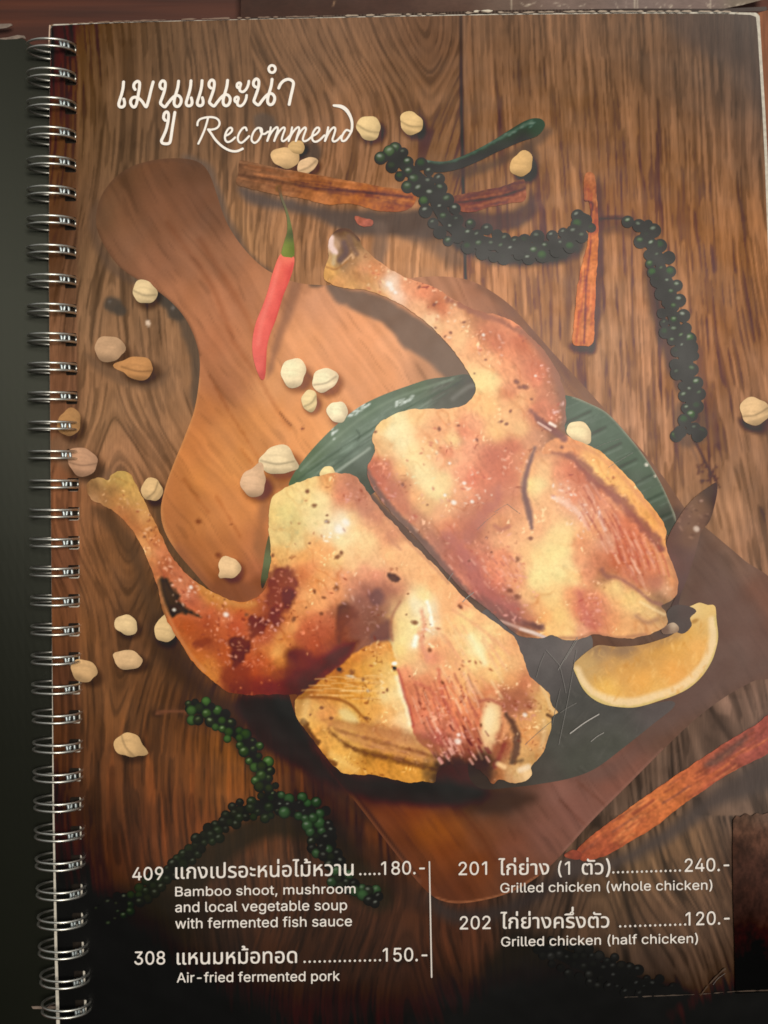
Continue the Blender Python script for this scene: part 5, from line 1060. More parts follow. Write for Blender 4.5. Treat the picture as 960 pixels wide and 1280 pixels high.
    for x, y, q in [(425,662,5),(432,653,4),(218,762,2),(239,734,2),(283,768,3),(572,926,3.4),(573,918,2),(656,893,2.4)]:
        L.ell(x, y, q * 1.2, q, 30, (255,246,230), .6, .7, .2, 4)
    crisp(L)
    return outline_sheet("printed_grilled_chicken", L_OUT, 1.35, zup(), L.sample, M_print, page, True, 1.3)

TIP = [(836,668),(846,650),(858,632),(872,618),(886,608),(895,603),(896,614),(892,634),(886,652),(876,664),(872,678),(866,700),(858,724),(850,744),(846,762),(838,760),(846,740),(845,724),(838,704),(831,686)]
def wing_tip():
    L = Layer(815, 590, 915, 775)
    L.c[:] = L.fill([(842,664,112,84,74),(856,646,124,92,78),(872,632,130,98,78),(886,612,92,76,66),(892,624,88,72,64),(880,650,116,86,72),(870,640,140,106,84),(862,660,136,104,84),(858,676,128,98,82),(848,690,106,80,72),(862,700,112,86,78),(852,730,108,84,78),(846,752,92,74,68),(838,700,118,84,76)], 7)
    L.specks(868, 650, 24, 30, (170,130,106), (84,62,56), 9, 1.3)
    L.ell(870,661,4,3.4,30,(226,200,178),.85,.5); L.ell(876,626,2.4,1.6,0,(190,150,130),.7,.6)
    L.stroke([(894,604),(893,630),(884,656)], 5, (84,66,58), 3, .6)
    return put_label(outline_sheet("printed_wing_tip", TIP, 1.3, zup(), L.sample, M_print, page), "charred dark wing tip at the right end of the upper chicken half")
SCRAPS = [([(826,786),(834,780),(842,778),(848,784),(846,790),(836,792),(828,792)], [(832,786,120,94,80),(842,782,206,180,150),(846,788,150,120,96)]),
          ([(833,765),(844,756),(862,758),(870,764),(862,772),(864,782),(852,792),(836,782)], [(838,768,92,82,76),(856,764,98,84,78),(850,784,96,84,78)])]
# ------------------------------------------------------------------ printed lettering
GLYPHS = {
 ' ': (75, ''),
 '(': (109, '36,83 40,129 53,176 71,216 94,216 76,171 65,125 60,83 64,46 75,6 94,-38 71,-38 55,-9 45,22 38,52'),
 ')': (109, '15,-38 34,7 45,47 49,83 45,125 33,171 15,216 39,216 57,176 69,129 74,83 71,52 65,21 54,-9 39,-38'),
 ',': (75, '15,-48 27,28 55,28 34,-48'),
 '-': (181, '135,98 135,75 46,75 46,98'),
 '.': (75, '38,-2 31,0 25,4 21,9 20,16 21,23 25,29 31,33 38,35 45,33 51,29 55,23 56,16 55,9 51,4 45,0'),
 '0': (181, '91,-3 70,0 52,10 38,25 28,45 21,71 19,102 21,132 28,158 38,179 52,194 70,203 91,206 112,203 129,194 143,179 154,158 160,132 162,102 160,71 154,45 143,25 129,10 112,0|91,20 104,22 116,29 125,41 132,57 136,78 138,102 136,126 132,146 125,162 116,174 104,181 91,184 77,181 65,174 56,162 49,146 45,126 44,102 45,78 49,57 56,41 65,29 77,22'),
 '1': (181, '110,203 110,0 85,0 85,179 84,179 34,143 34,171 79,203'),
 '2': (181, '26,0 26,19 94,91 113,113 124,131 128,149 127,159 123,167 117,174 109,180 89,184 78,183 69,179 61,173 56,165 52,156 51,145 26,145 28,162 34,177 44,189 57,198 73,204 90,206 107,204 122,199 135,190 144,178 150,164 152,149 148,127 134,103 107,72 61,24 61,23 156,23 156,0'),
 '3': (181, '87,-3 69,-1 53,4 39,12 28,23 21,37 17,53 44,53 46,43 51,35 57,28 66,24 87,20 110,24 119,30 126,37 130,47 132,58 130,69 126,78 120,87 110,93 97,98 80,99 63,99 63,120 115,179 115,181 28,181 28,203 149,203 149,184 85,111 85,116 105,115 123,110 138,101 148,89 155,74 157,58 155,41 148,26 137,14 123,5 107,-1'),
 '4': (181, '16,42 16,63 99,203 124,203 43,66 43,65 165,65 165,42|113,0 113,48 113,58 113,127 137,127 137,0'),
 '5': (181, '88,-3 71,-1 56,4 43,13 33,24 27,37 24,52 49,52 51,43 55,36 69,24 88,20 100,21 110,26 119,33 126,42 130,53 131,65 130,77 125,88 119,98 110,105 99,109 87,111 67,107 51,98 27,101 38,203 147,203 147,181 60,181 54,121 71,130 92,133 105,132 118,128 129,122 138,114 146,104 152,92 155,79 156,65 154,47 148,30 137,17 123,6 107,-1'),
 '8': (181, '91,-3 71,-1 54,5 40,13 30,25 23,38 21,54 22,67 26,78 32,88 40,96 50,102 61,106 61,107 48,113 37,123 30,137 28,152 30,167 36,180 46,191 58,199 73,204 91,206 107,204 122,199 135,191 145,180 151,167 153,152 150,137 144,123 133,113 120,107 120,106 131,102 140,96 149,88 155,78 159,67 160,54 158,38 151,25 141,13 127,5 110,-1|91,20 103,21 114,24 123,29 129,37 133,45 135,55 133,66 129,75 122,83 113,89 102,93 91,94 78,93 68,89 59,83 52,75 48,66 46,55 48,45 52,37 58,29 67,24 78,21|91,116 110,120 117,125 123,132 126,141 128,150 127,160 123,168 117,175 110,180 91,184 71,180 63,175 58,168 54,160 53,150 54,141 58,132 64,125 71,120'),
 '9': (181, '90,206 108,204 124,198 137,187 147,174 153,157 156,139 154,124 149,108 126,67 80,0 52,0 121,99 123,99 115,88 103,81 87,78 70,80 55,86 42,95 33,108 27,123 25,141 28,159 34,175 44,188 57,198 73,204|90,184 79,183 70,178 61,172 55,163 51,152 50,141 51,129 55,118 61,109 70,103 79,99 90,97 102,99 111,103 120,109 126,118 130,128 131,140 130,152 126,163 120,172 112,178 102,183'),
 'A': (192, '7,0 81,203 110,203 185,0 158,0 115,121 106,149 93,191 98,191 85,148 76,121 34,0|44,57 44,79 148,79 148,57'),
 'B': (182, '24,0 24,203 96,203 116,202 132,196 144,188 152,177 158,164 159,150 158,138 155,128 143,114 126,107 126,105 136,103 145,98 154,91 161,81 166,69 167,54 165,40 160,27 151,16 138,7 120,2 99,0|50,23 98,23 118,25 132,32 140,42 142,55 141,65 137,74 131,81 122,87 112,91 99,92 50,92|50,114 95,114 115,118 123,124 129,131 133,139 134,149 132,161 125,172 113,178 96,181 50,181'),
 'G': (208, '107,-3 82,0 60,10 41,25 28,46 19,72 16,102 19,132 28,157 41,178 60,193 81,203 106,206 122,205 136,201 149,196 161,188 171,178 180,167 186,154 190,139 163,139 155,157 142,171 126,179 106,182 89,180 73,173 60,161 50,146 44,126 41,102 44,78 50,58 60,42 74,31 90,24 107,21 124,23 138,28 150,37 158,49 164,64 166,81 174,80 113,80 113,102 191,102 191,80 188,57 180,36 167,20 151,8 130,0'),
 'a': (156, '64,-3 50,-2 38,2 27,9 19,18 14,29 12,43 13,55 17,64 23,72 31,77 50,84 71,88 93,91 106,94 109,97 110,102 110,103 107,119 96,129 78,132 60,129 47,120 40,110 16,116 23,129 31,138 42,145 53,150 78,154 96,152 114,144 122,137 129,128 133,116 135,101 135,0 111,0 111,21 109,21 101,10 86,0|68,18 81,19 91,23 99,30 105,37 109,46 110,55 110,76 104,73 93,70 80,68 70,67 54,63 41,56 38,50 37,42 41,29 52,21'),
 'b': (170, '92,-3 79,-2 69,2 55,12 47,23 45,23 45,0 21,0 21,203 45,203 45,128 47,128 55,138 69,149 79,153 92,154 110,151 125,144 138,133 148,117 154,98 156,76 154,53 148,34 138,18 125,6 110,-1|88,19 101,21 112,26 120,35 126,47 130,60 131,76 130,91 126,104 120,116 112,125 101,130 88,132 75,130 64,125 56,116 50,105 46,92 45,76 46,60 50,46 56,35 65,26 75,21'),
 'c': (158, '83,-3 64,-1 47,7 33,18 22,34 16,53 14,75 16,97 22,116 33,132 47,144 64,151 83,154 104,151 122,142 136,129 145,111 121,105 116,116 108,124 97,130 83,132 69,130 58,124 49,115 43,103 40,90 39,75 40,60 43,47 49,35 58,26 69,21 83,19 97,21 108,26 117,35 122,47 145,41 136,22 122,9 104,0'),
 'd': (170, '78,-3 60,-1 45,6 32,18 22,34 16,53 14,76 16,98 22,117 32,133 45,144 60,151 78,154 91,153 101,149 115,138 122,128 124,128 124,203 149,203 149,0 125,0 125,23 123,23 115,12 101,2 91,-2|82,19 95,21 105,26 114,35 120,46 123,60 125,76 123,92 120,105 114,116 105,125 95,130 82,132 69,130 58,125 49,116 43,104 40,91 39,76 40,60 43,47 50,35 58,26 69,21'),
 'e': (162, '85,-3 64,-1 47,7 33,18 22,34 16,53 14,75 16,97 22,116 32,132 46,144 63,151 82,154 106,150 118,144 128,136 136,126 143,113 147,97 148,78 148,68 30,68 30,88 135,88 124,81 123,95 119,107 113,118 105,126 95,130 82,132 69,130 59,125 50,118 44,108 40,97 38,84 38,71 40,55 44,42 51,32 60,25 72,20 85,18 101,21 114,29 122,42 146,36 141,25 134,16 125,8 113,2 100,-2'),
 'f': (101, '91,152 91,131 3,131 3,152|32,0 32,173 34,185 38,194 45,202 54,208 75,212 89,211 97,208 91,187 86,189 78,190 68,188 62,184 58,177 57,167 57,0'),
 'g': (170, '83,-60 67,-59 54,-56 33,-44 20,-28 41,-16 49,-26 62,-35 83,-39 100,-37 113,-30 122,-19 125,-2 125,27 122,27 115,17 101,6 91,3 78,2 61,4 45,11 32,21 22,36 16,54 14,76 16,98 22,117 32,133 45,144 61,151 78,154 91,153 101,149 115,138 123,128 125,128 125,152 149,152 149,-4 147,-22 140,-36 130,-47 116,-54 100,-59|82,24 95,25 105,30 114,38 120,48 124,62 125,77 124,92 120,106 114,117 106,125 95,130 82,132 69,130 58,125 50,116 43,105 40,92 39,77 40,62 43,49 50,38 58,30 69,25'),
 'h': (164, '45,91 45,0 21,0 21,203 45,203 45,115 41,115 49,133 61,145 75,152 91,154 105,152 118,147 128,139 136,128 141,114 143,96 143,0 118,0 118,94 116,110 109,122 98,129 84,132 74,130 64,127 57,121 51,113 47,103'),
 'i': (67, '21,0 21,152 45,152 45,0|33,177 27,178 22,182 18,187 17,193 18,200 22,205 27,208 33,209 40,208 46,205 49,200 51,193 49,187 46,182 40,178'),
 'k': (152, '44,55 44,85 48,85 114,152 144,152 74,80 71,80|21,0 21,203 45,203 45,0|118,0 59,74 76,91 149,0'),
 'l': (76, '56,-1 40,1 30,8 23,19 21,34 21,203 45,203 45,39 48,25 52,22 58,21 64,21 68,22 72,1 65,0'),
 'm': (244, '21,0 21,152 45,152 45,118 43,118 47,129 53,138 69,150 88,154 103,152 115,144 124,133 128,118 125,118 129,128 135,137 152,150 175,154 187,153 199,149 209,142 216,131 221,118 223,102 223,0 198,0 198,101 196,116 189,125 179,130 167,132 158,131 150,128 138,116 134,99 134,0 110,0 110,104 108,115 101,124 92,130 80,132 63,128 56,123 50,116 47,106 45,95 45,0'),
 'n': (164, '45,91 45,0 21,0 21,152 45,152 45,115 41,115 49,133 61,145 75,152 91,154 105,152 118,147 128,139 136,128 141,114 143,96 143,0 118,0 118,94 116,110 109,122 98,129 84,132 74,130 64,127 57,121 51,113 47,103'),
 'o': (166, '83,-3 64,-1 47,7 33,18 22,34 16,53 14,75 16,97 22,116 33,132 47,144 64,151 83,154 102,151 119,144 133,132 144,116 150,97 152,75 150,53 144,34 133,18 119,7 102,-1|83,19 97,21 108,26 117,35 123,47 126,60 128,75 126,90 123,103 117,115 108,124 97,130 83,132 69,130 58,124 49,115 43,103 40,90 39,75 40,60 43,47 49,35 58,26 69,21'),
 'p': (170, '21,-57 21,152 45,152 45,128 47,128 55,138 69,149 79,153 92,154 110,151 125,144 138,133 148,117 154,98 156,76 154,53 148,34 138,18 125,6 110,-1 92,-3 79,-2 69,2 55,12 47,23 45,23 45,-57|88,19 101,21 112,26 120,35 126,47 130,60 131,76 130,91 126,104 120,116 112,125 101,130 88,132 75,130 64,125 56,116 50,105 46,92 45,76 46,60 50,46 56,35 65,26 75,21'),
 'r': (104, '21,0 21,152 45,152 45,128 46,128 52,139 61,147 72,152 85,154 92,154 97,153 97,129 92,130 83,130 73,129 64,126 56,121 50,113 47,105 45,95 45,0'),
 's': (146, '73,-3 58,-2 45,1 34,7 25,15 18,25 14,38 38,43 42,32 50,24 60,20 73,18 87,20 98,25 105,32 107,41 106,48 102,54 95,59 85,62 60,68 42,74 29,83 21,95 19,110 21,122 26,133 35,141 46,148 60,152 75,154 89,153 102,149 112,143 120,136 130,116 107,111 103,119 97,126 88,131 75,133 62,131 52,127 46,120 43,111 45,103 50,97 69,89 92,84 110,77 122,69 130,57 132,43 131,30 125,19 116,10 104,3 89,-2'),
 't': (91, '82,152 82,131 3,131 3,152|26,188 50,188 50,39 51,30 54,25 60,21 68,20 74,20 81,21 85,1 77,-1 67,-2 50,1 37,9 29,21 26,37'),
 'u': (164, '73,-2 59,0 46,4 36,12 28,23 23,38 21,56 21,152 45,152 45,58 48,42 55,30 66,23 80,20 90,21 100,25 107,31 113,39 117,49 118,61 118,152 143,152 143,0 119,0 119,37 123,37 114,19 103,7 89,0'),
 'v': (156, '65,0 7,152 34,152 66,62 75,35 82,8 74,8 81,35 90,62 122,152 149,152 91,0'),
 'w': (227, '55,0 9,152 35,152 53,85 62,55 70,17 66,17 74,54 82,85 101,152 127,152 145,85 153,54 161,17 157,17 165,54 173,85 192,152 218,152 172,0 147,0 128,69 122,90 116,112 111,135 116,135 111,112 105,90 99,69 79,0'),
 'ก': (166, '21,0 21,53 23,68 29,78 38,85 49,89 49,90 18,102 18,111 20,122 26,132 35,141 47,149 63,153 81,155 97,153 112,149 125,142 135,132 142,119 144,102 144,0 119,0 119,100 116,116 108,126 96,132 80,134 65,132 54,127 46,119 44,109 74,94 71,81 62,79 53,74 48,65 46,53 46,0'),
 'ค': (170, '22,0 22,97 26,122 37,140 57,151 85,155 114,151 133,140 144,122 148,97 148,0 123,0 123,97 121,113 113,125 101,132 85,134 69,132 57,125 50,113 47,97 47,66 48,66 55,75 63,80 88,84 97,84 97,64 88,64 73,62 62,59 55,53 50,46 47,29 47,0'),
 'ง': (149, '47,0 0,152 25,152 66,21 69,21 82,25 93,33 100,43 105,56 109,83 107,104 99,120 87,130 70,133 63,132 57,131 51,151 62,153 72,153 96,149 107,144 115,138 124,127 129,114 133,99 134,83 132,62 127,44 120,29 111,17 91,5 78,1 61,0'),
 'ด': (171, '74,-3 55,0 40,8 29,20 22,36 18,54 17,75 18,96 21,114 27,128 35,138 45,146 57,151 85,155 105,153 121,148 133,140 142,130 147,117 148,101 148,0 124,0 124,99 122,114 115,125 104,132 86,134 74,133 63,130 54,123 47,112 43,96 41,75 45,46 49,34 56,25 65,20 78,18 86,18 93,20 95,1 85,-2'),
 'ต': (176, '76,-3 56,0 40,8 29,21 22,37 19,57 17,79 19,104 23,123 29,137 38,147 49,153 62,155 79,151 84,147 88,140 89,140 93,147 99,152 116,155 132,152 144,145 151,133 154,116 154,0 129,0 129,116 128,125 125,130 113,134 106,133 101,130 96,118 81,118 79,126 75,131 64,134 55,131 48,121 44,104 42,79 45,46 49,34 56,25 66,20 79,18 88,18 95,20 98,1 88,-2'),
 'ท': (169, '23,0 23,152 40,152 45,128 46,128 53,139 63,148 77,153 93,155 109,153 122,149 132,142 140,132 145,118 146,102 146,0 122,0 122,100 120,115 113,125 103,132 89,134 77,132 67,128 59,121 53,111 49,100 48,88 48,0'),
 'น': (170, '75,-3 60,-1 47,3 36,10 29,20 24,34 22,50 22,152 47,152 47,52 49,37 56,27 66,20 80,18 97,21 110,31 118,45 121,64 121,152 146,152 146,0 125,0 124,22 123,22 116,12 105,4 92,-1'),
 'ป': (168, '83,-3 55,1 37,12 26,30 22,55 22,152 47,152 47,55 49,38 56,27 67,20 83,18 100,20 111,27 118,38 120,55 120,207 145,207 145,55 142,30 131,12 112,1'),
 'ม': (170, '96,-3 79,-1 65,4 54,13 47,24 46,24 45,0 25,0 25,152 49,152 49,64 51,51 54,40 60,31 68,24 79,19 91,18 105,20 115,27 121,37 123,52 123,152 148,152 148,50 146,34 142,20 134,10 124,3 111,-1'),
 'ย': (165, '81,-2 61,-1 45,3 33,10 26,20 21,31 20,45 23,65 33,76 45,81 45,82 33,88 23,98 19,116 23,134 29,142 38,148 49,153 64,154 78,153 89,150 85,131 77,133 67,134 56,132 49,128 45,122 44,114 45,105 49,99 61,93 77,91 82,91 82,73 77,73 63,71 53,67 47,59 45,47 48,32 52,26 59,22 68,19 81,18 94,19 103,22 110,26 114,33 118,50 118,152 142,152 142,52 139,27 127,10 108,1'),
 'ร': (135, '65,-3 35,0 11,8 18,28 32,23 48,19 66,18 79,19 90,23 97,30 100,39 96,50 86,59 67,66 38,78 27,85 19,93 15,103 13,115 15,126 19,136 27,144 39,150 54,154 72,155 98,152 116,146 116,125 104,130 89,133 72,135 56,133 45,129 40,123 38,116 41,106 53,98 76,89 100,79 110,72 118,64 123,54 125,42 123,30 119,20 111,11 100,3 85,-1'),
 'ว': (136, '53,-3 32,-1 11,8 18,27 32,20 50,18 68,22 82,33 91,51 94,77 91,101 82,119 67,131 46,134 28,132 12,126 12,147 29,153 49,155 71,152 89,145 102,133 112,118 117,99 119,77 115,44 102,19 93,9 82,3 68,-1'),
 'ห': (163, '25,0 25,152 49,152 49,86 50,86 113,152 142,152 142,151 49,57 49,0|119,0 119,54 117,68 109,79 96,86 76,88 90,106 106,105 120,100 130,92 138,82 142,69 144,54 144,0'),
 'อ': (159, '76,-3 50,1 31,13 20,33 17,62 17,74 18,87 76,87 76,68 41,68 41,62 42,47 45,35 50,26 57,21 76,17 87,18 97,22 105,29 112,39 115,54 117,75 115,94 112,108 106,120 98,128 86,133 70,134 53,133 37,128 22,121 22,144 35,149 53,153 73,155 95,152 113,145 126,133 135,117 140,98 142,75 140,52 135,33 127,18 115,6 98,0'),
 'ะ': (94, '42,95 24,99 14,108 11,119 12,128 15,135 36,132 35,128 34,123 36,117 43,115 83,115 83,95|42,18 24,21 14,30 11,42 12,50 15,58 36,54 35,50 34,45 36,40 43,37 83,37 83,18'),
 'ั': (0, '-60,176 -79,179 -89,188 -92,199 -91,208 -87,216 -67,212 -68,209 -68,204 -66,198 -59,195 12,195 12,176'),
 'า': (113, '65,0 65,108 64,120 59,128 51,133 38,134 20,132 3,124 3,146 19,152 43,155 68,151 77,145 84,137 89,126 90,112 90,0'),
 'ึ': (0, '-143,176 -143,187 -122,196 -67,196 -71,189 -73,195 -73,199 -71,208 -66,216 -58,220 -47,222 -37,220 -28,215 -23,208 -21,199 -23,190 -27,183 -35,178 -46,176|-47,188 -38,191 -35,199 -38,207 -47,210 -56,207 -59,199 -56,191'),
 'เ': (82, '57,-3 42,0 31,9 28,16 27,26 27,152 51,152 51,29 54,20 63,17 68,18 74,19 77,1 67,-2'),
 'แ': (158, '57,-3 42,0 31,9 28,16 27,26 27,152 51,152 51,29 54,20 63,17 68,18 74,19 77,1 67,-2|133,-3 118,0 107,9 103,16 102,26 102,152 127,152 127,29 130,20 139,17 144,18 149,19 153,1 142,-2'),
 'ไ': (84, '31,124 31,174 32,191 38,202 45,209 45,210 -4,210 3,229 81,229 81,210 71,208 63,203 57,194 55,179 55,124|61,-3 46,0 35,9 32,16 31,26 31,152 55,152 55,29 58,20 67,17 72,18 77,19 81,1 70,-2'),
 '่': (0, '-49,176 -49,235 -25,235 -25,176'),
 '้': (0, '-102,176 -102,188 -91,192 -81,197 -77,206 -79,211 -86,214 -91,212 -97,211 -102,226 -90,232 -79,233 -69,231 -61,227 -57,220 -55,211 -59,198 -69,189 -71,196 -16,196 -16,176'),
}

def text_loops(s, track=0.0):
    pen = 0.0; out = []; prev = ''
    for ch in s:
        lift = 54 if ch in '่้' and prev in ('ึ', 'ั') else 0
        prev = ch
        adv, data = GLYPHS[ch]
        if data:
            for c in data.split('|'):
                q = [tuple(map(float, p.split(','))) for p in c.split()]
                out.append([(x + pen, y + lift) for x, y in q])
        pen += adv + (track if adv else 0)
    return out
def lettering(name, s, x0, x1, ya, yb, h, ref, bold=0.0, colour=(226,214,198), label=None):
    """set s between x0 and x1, baseline from ya to yb, `ref` (cap or tall letter) h units high"""
    Lp = text_loops(s); A = np.concatenate([np.array(l) for l in Lp])
    rh = max(p[1] for c in GLYPHS[ref][1].split('|') for p in [tuple(map(float, q.split(','))) for q in c.split()])
    sx = (x1 - x0 - 2 * bold) / (A[:, 0].max() - A[:, 0].min()); sy = (h - bold) / rh; m = A[:, 0].min()
    F = lambda x, y: (x0 + bold + (x - m) * sx, ya + (yb - ya) * ((x - m) * sx) / (x1 - x0) - y * sy)
    loops = [np.array([F(*p) for p in l]) for l in Lp]
    A = np.concatenate(loops)
    d = lambda X, Y: sdf(X, Y, loops) - bold
    c = np.array(colour) / 255.0
    o = sheet(name, d, (A[:, 0].min() - 2, A[:, 1].min() - 2, A[:, 0].max() + 2, A[:, 1].max() + 2), 0.62, zup(), lambda x, y: np.broadcast_to(c, (x.size, 3)), M_text, page)
    return put_label(o, label)
def dots(x0, x1, ya, yb, n, q=1.45, colour=(220,208,192)):
    xs = np.linspace(x0, x1, n); ys = np.linspace(ya, yb, n); c = np.array(colour) / 255.0
    d = lambda X, Y: np.min([np.hypot(X - a, Y - b) - q for a, b in zip(xs, ys)], 0)
    put_label(sheet("printed_leader_dots", d, (x0 - 3, min(ya, yb) - 3, x1 + 3, max(ya, yb) + 3), 0.6, zup(), lambda x, y: np.broadcast_to(c, (x.size, 3)), M_text, page), None)

def make_prices():
    n, t, e = "printed_item_number", "printed_dish_name", "printed_dish_description"
    T = lettering
    T(n, "409", 166, 204.5, 1099.5, 1098.8, 16.2, "4", .14)
    T(t, "แกงเปรอะหน่อไม้หวาน", 219.5, 442, 1097.5, 1093.2, 14.6, "ก", .18)
    dots(450.5, 474, 1091.8, 1091.4, 5)
    T("printed_price", "180.-", 476.5, 531, 1092.6, 1091.6, 16.6, "1", .14)
    T(e, "Bamboo shoot, mushroom", 219.5, 444.5, 1119.4, 1115.6, 11.8, "B", .1)
    T(e, "and local vegetable soup", 219.5, 434, 1139.2, 1136.4, 12.6, "d", .1)
    T(e, "with fermented fish sauce", 219.5, 440, 1159.6, 1156.4, 12.6, "h", .1)
    T(n, "308", 168.5, 207, 1204.6, 1204.2, 16.4, "3", .14)
    T(t, "แหนมหม้อทอด", 221.5, 371.5, 1204.4, 1202.2, 14.6, "น", .18)
    dots(381, 475, 1201.0, 1199.0, 16)
    T("printed_price", "150.-", 478.5, 534, 1200.6, 1200.0, 16.8, "1", .14)
    T(e, "Air-fried fermented pork", 221.5, 425, 1226.8, 1224.6, 12.2, "A", .1)
    T(n, "201", 573, 608.5, 1092.8, 1092.2, 16.6, "2", .14)
    T(t, "ไก่ย่าง", 622.5, 686, 1092.6, 1092.0, 14.2, "ก", .18)
    T(t, "(1", 697, 712, 1092.4, 1092.0, 16.4, "1", .14)
    T(t, "ตัว)", 726.5, 762.5, 1092.0, 1091.4, 14.2, "ว", .18)
    dots(766, 849, 1089.4, 1087.0, 15)
    T("printed_price", "240.-", 855, 910.5, 1088.6, 1087.4, 16.6, "2", .14)
    T(e, "Grilled chicken (whole chicken)", 625, 889.5, 1114.6, 1110.8, 12.0, "G", .1)
    T(n, "202", 574.5, 613, 1160.4, 1159.8, 16.6, "2", .14)
    T(t, "ไก่ย่างครึ่งตัว", 625, 761, 1159.4, 1158.0, 14.2, "ก", .18)
    dots(774.5, 855.5, 1156.6, 1154.2, 14)
    T("printed_price", "120.-", 856, 911, 1155.6, 1153.8, 16.6, "1", .14)
    T(e, "Grilled chicken (half chicken)", 626, 871.5, 1181.6, 1177.2, 12.0, "G", .1)
    c = np.array((214,200,184)) / 255.0
    A = np.array([(536.6,1076)]); B = np.array([(539.4,1220)])
    sheet("printed_column_rule", lambda X, Y: (seg_dist(X, Y, A, B) - .85).reshape(X.shape), (533,1072,543,1224), .6, zup(), lambda x, y: np.broadcast_to(c, (x.size, 3)), M_text, page)

def Z7(P): return [(130 + x / 6.0, 70 + y / 6.0) for x, y in P]
def Z8(P): return [(290 + x / 6.0, 70 + y / 6.0) for x, y in P]
def hand(name, strokes, label):
    """handwritten lettering: one mesh for the union of its pen strokes"""
    Q = [(spline(np.column_stack([np.array(p), np.full(len(p), w) if np.isscalar(w) else np.array(w, float)]), False, 1.5)) for p, w in strokes]
    A = np.concatenate(Q); c = np.array((250,238,220)) / 255.0
    def d(X, Y):
        D = np.full(X.shape, 1e3)
        for P in Q:
            q, t = seg_dist(X, Y, P[:-1, :2], P[1:, :2], True)
            D = np.minimum(D, (q - np.interp(t, np.arange(len(P)), P[:, 2]) / 2).reshape(X.shape))
        return D
    put_label(sheet(name, d, (A[:, 0].min() - 4, A[:, 1].min() - 4, A[:, 0].max() + 4, A[:, 1].max() + 4), 0.62, zup(), lambda x, y: np.broadcast_to(c, (x.size, 3)), M_text, page), label)

def make_title():
    sara_e = [(150,200),(146,245),(136,290),(122,335),(114,365),(120,384),(138,388),(154,378),(158,355),(152,328)]
    no = [(438,252),(424,238),(424,212),(440,192),(458,198),(463,225),(455,270),(438,320),(426,355),(434,370),(460,386),(484,358),(512,324),(540,302),(564,304),(580,325),(580,352),(566,378),(546,384),(530,368),(530,335),(542,290),(556,240),(562,194)]
    mo = [(237,256),(227,240),(230,214),(250,196),(268,202),(270,232),(262,285),(254,330),(244,372),(230,388),(212,378),(202,350),(212,324),(234,314),(262,322),(288,345),(306,372),(320,386),(330,362),(344,310),(358,250),(372,200)]
    sh = lambda P, dx, dy, kx=1: [(P[0][0] + (x - P[0][0]) * kx + dx, y + dy) for x, y in P]
    w = 3.6
    u = [(463,488),(450,470),(456,436),(474,424),(486,440),(484,490),(468,560),(444,616),(434,640),(442,658),(470,663),(494,656),(504,622),(516,540),(534,428)]
    a = [(352,246),(364,218),(388,192),(420,180),(448,188),(462,208),(456,250),(442,310),(430,368)]
    s1 = [(60,236),(52,246),(40,236),(42,214),(58,206),(68,216),(60,244),(62,266),(84,274),(108,254),(124,220),(128,194)]
    ring = [(302 + 25 * math.cos(t), 103 + 27 * math.sin(t)) for t in np.linspace(0, 6.283, 15)]
    st = [(Z7(sara_e), w), (Z7(mo), w), (Z7(no), w), (Z7(u), w), (Z7(sh(sara_e, 505, -9)), w), (Z7(sh(sara_e, 588, -10)), w), (Z7(sh(no, 367, -6)), w),
          (Z8(s1), w * .9), (Z8(sh(s1, -17, 106)), w * .9), (Z7(sh(no, 700, -14)), w), (Z8(ring), w * .9), (Z8(a), w)]
    hand("printed_heading_in_thai", st, "large white Thai handwriting at the top of the page")
    v = 2.55
    R1 = [(703,524),(706,500),(722,480),(756,468),(800,463),(840,470),(864,490),(868,518),(850,544),(815,556),(784,556)]
    R2 = [(783,468),(772,510),(756,560),(734,612),(710,662)]
    R3 = [(784,556),(806,586),(836,630),(872,668),(910,696),(955,716),(1000,718),(1042,700)]
    e1 = [(912,604),(940,590),(962,566),(960,546),(944,544),(924,566),(910,602),(912,634),(930,650),(958,640),(985,616)]
    c1 = [(112,562),(104,542),(84,546),(60,576),(46,612),(50,642),(70,656),(96,640),(130,606)]
    o1 = [(222,548),(196,544),(170,566),(152,604),(150,638),(172,656),(200,636),(222,594),(226,556),(214,550),(222,580),(244,590),(272,572)]
    m1 = [(292,540),(284,580),(266,642),(286,596),(314,556),(338,538),(346,552),(334,592),(318,642),(338,598),(366,558),(390,540),(398,554),(384,594),(374,630),(384,644),(408,630),(436,600)]
    m2 = [(452,540),(444,580),(426,642),(446,596),(474,556),(498,538),(506,552),(494,592),(480,642),(498,598),(526,558),(548,540),(556,554),(542,594),(532,630),(544,644),(570,634),(600,608)]
    e2 = [(600,606),(630,592),(654,566),(654,546),(638,542),(616,566),(602,604),(606,636),(626,648),(656,636),(694,600)]
    n1 = [(722,540),(714,580),(698,642),(718,596),(744,556),(766,540),(776,554),(766,594),(754,630),(764,646),(790,636),(820,604)]
    d1 = [(880,566),(858,560),(836,586),(822,620),(828,642),(852,636),(878,602),(898,560),(900,500),(884,450),(856,408),(818,384),(764,376)]
    wd = [v,v,v,v,v,v,v*1.05,v*1.15,v*1.3,v*1.5,v*1.8,v*1.7,v*1.1]
    hand("printed_heading_in_english", [(Z7(R1), v), (Z7(R2), v), (Z7(R3), v * 1.15), (Z7(e1), v), (Z8(c1), v), (Z8(o1), v), (Z8(m1), v * .95), (Z8(m2), v * .95), (Z8(e2), v), (Z8(n1), v), (Z8(d1), wd)], "white cursive word Recommend under the Thai heading")
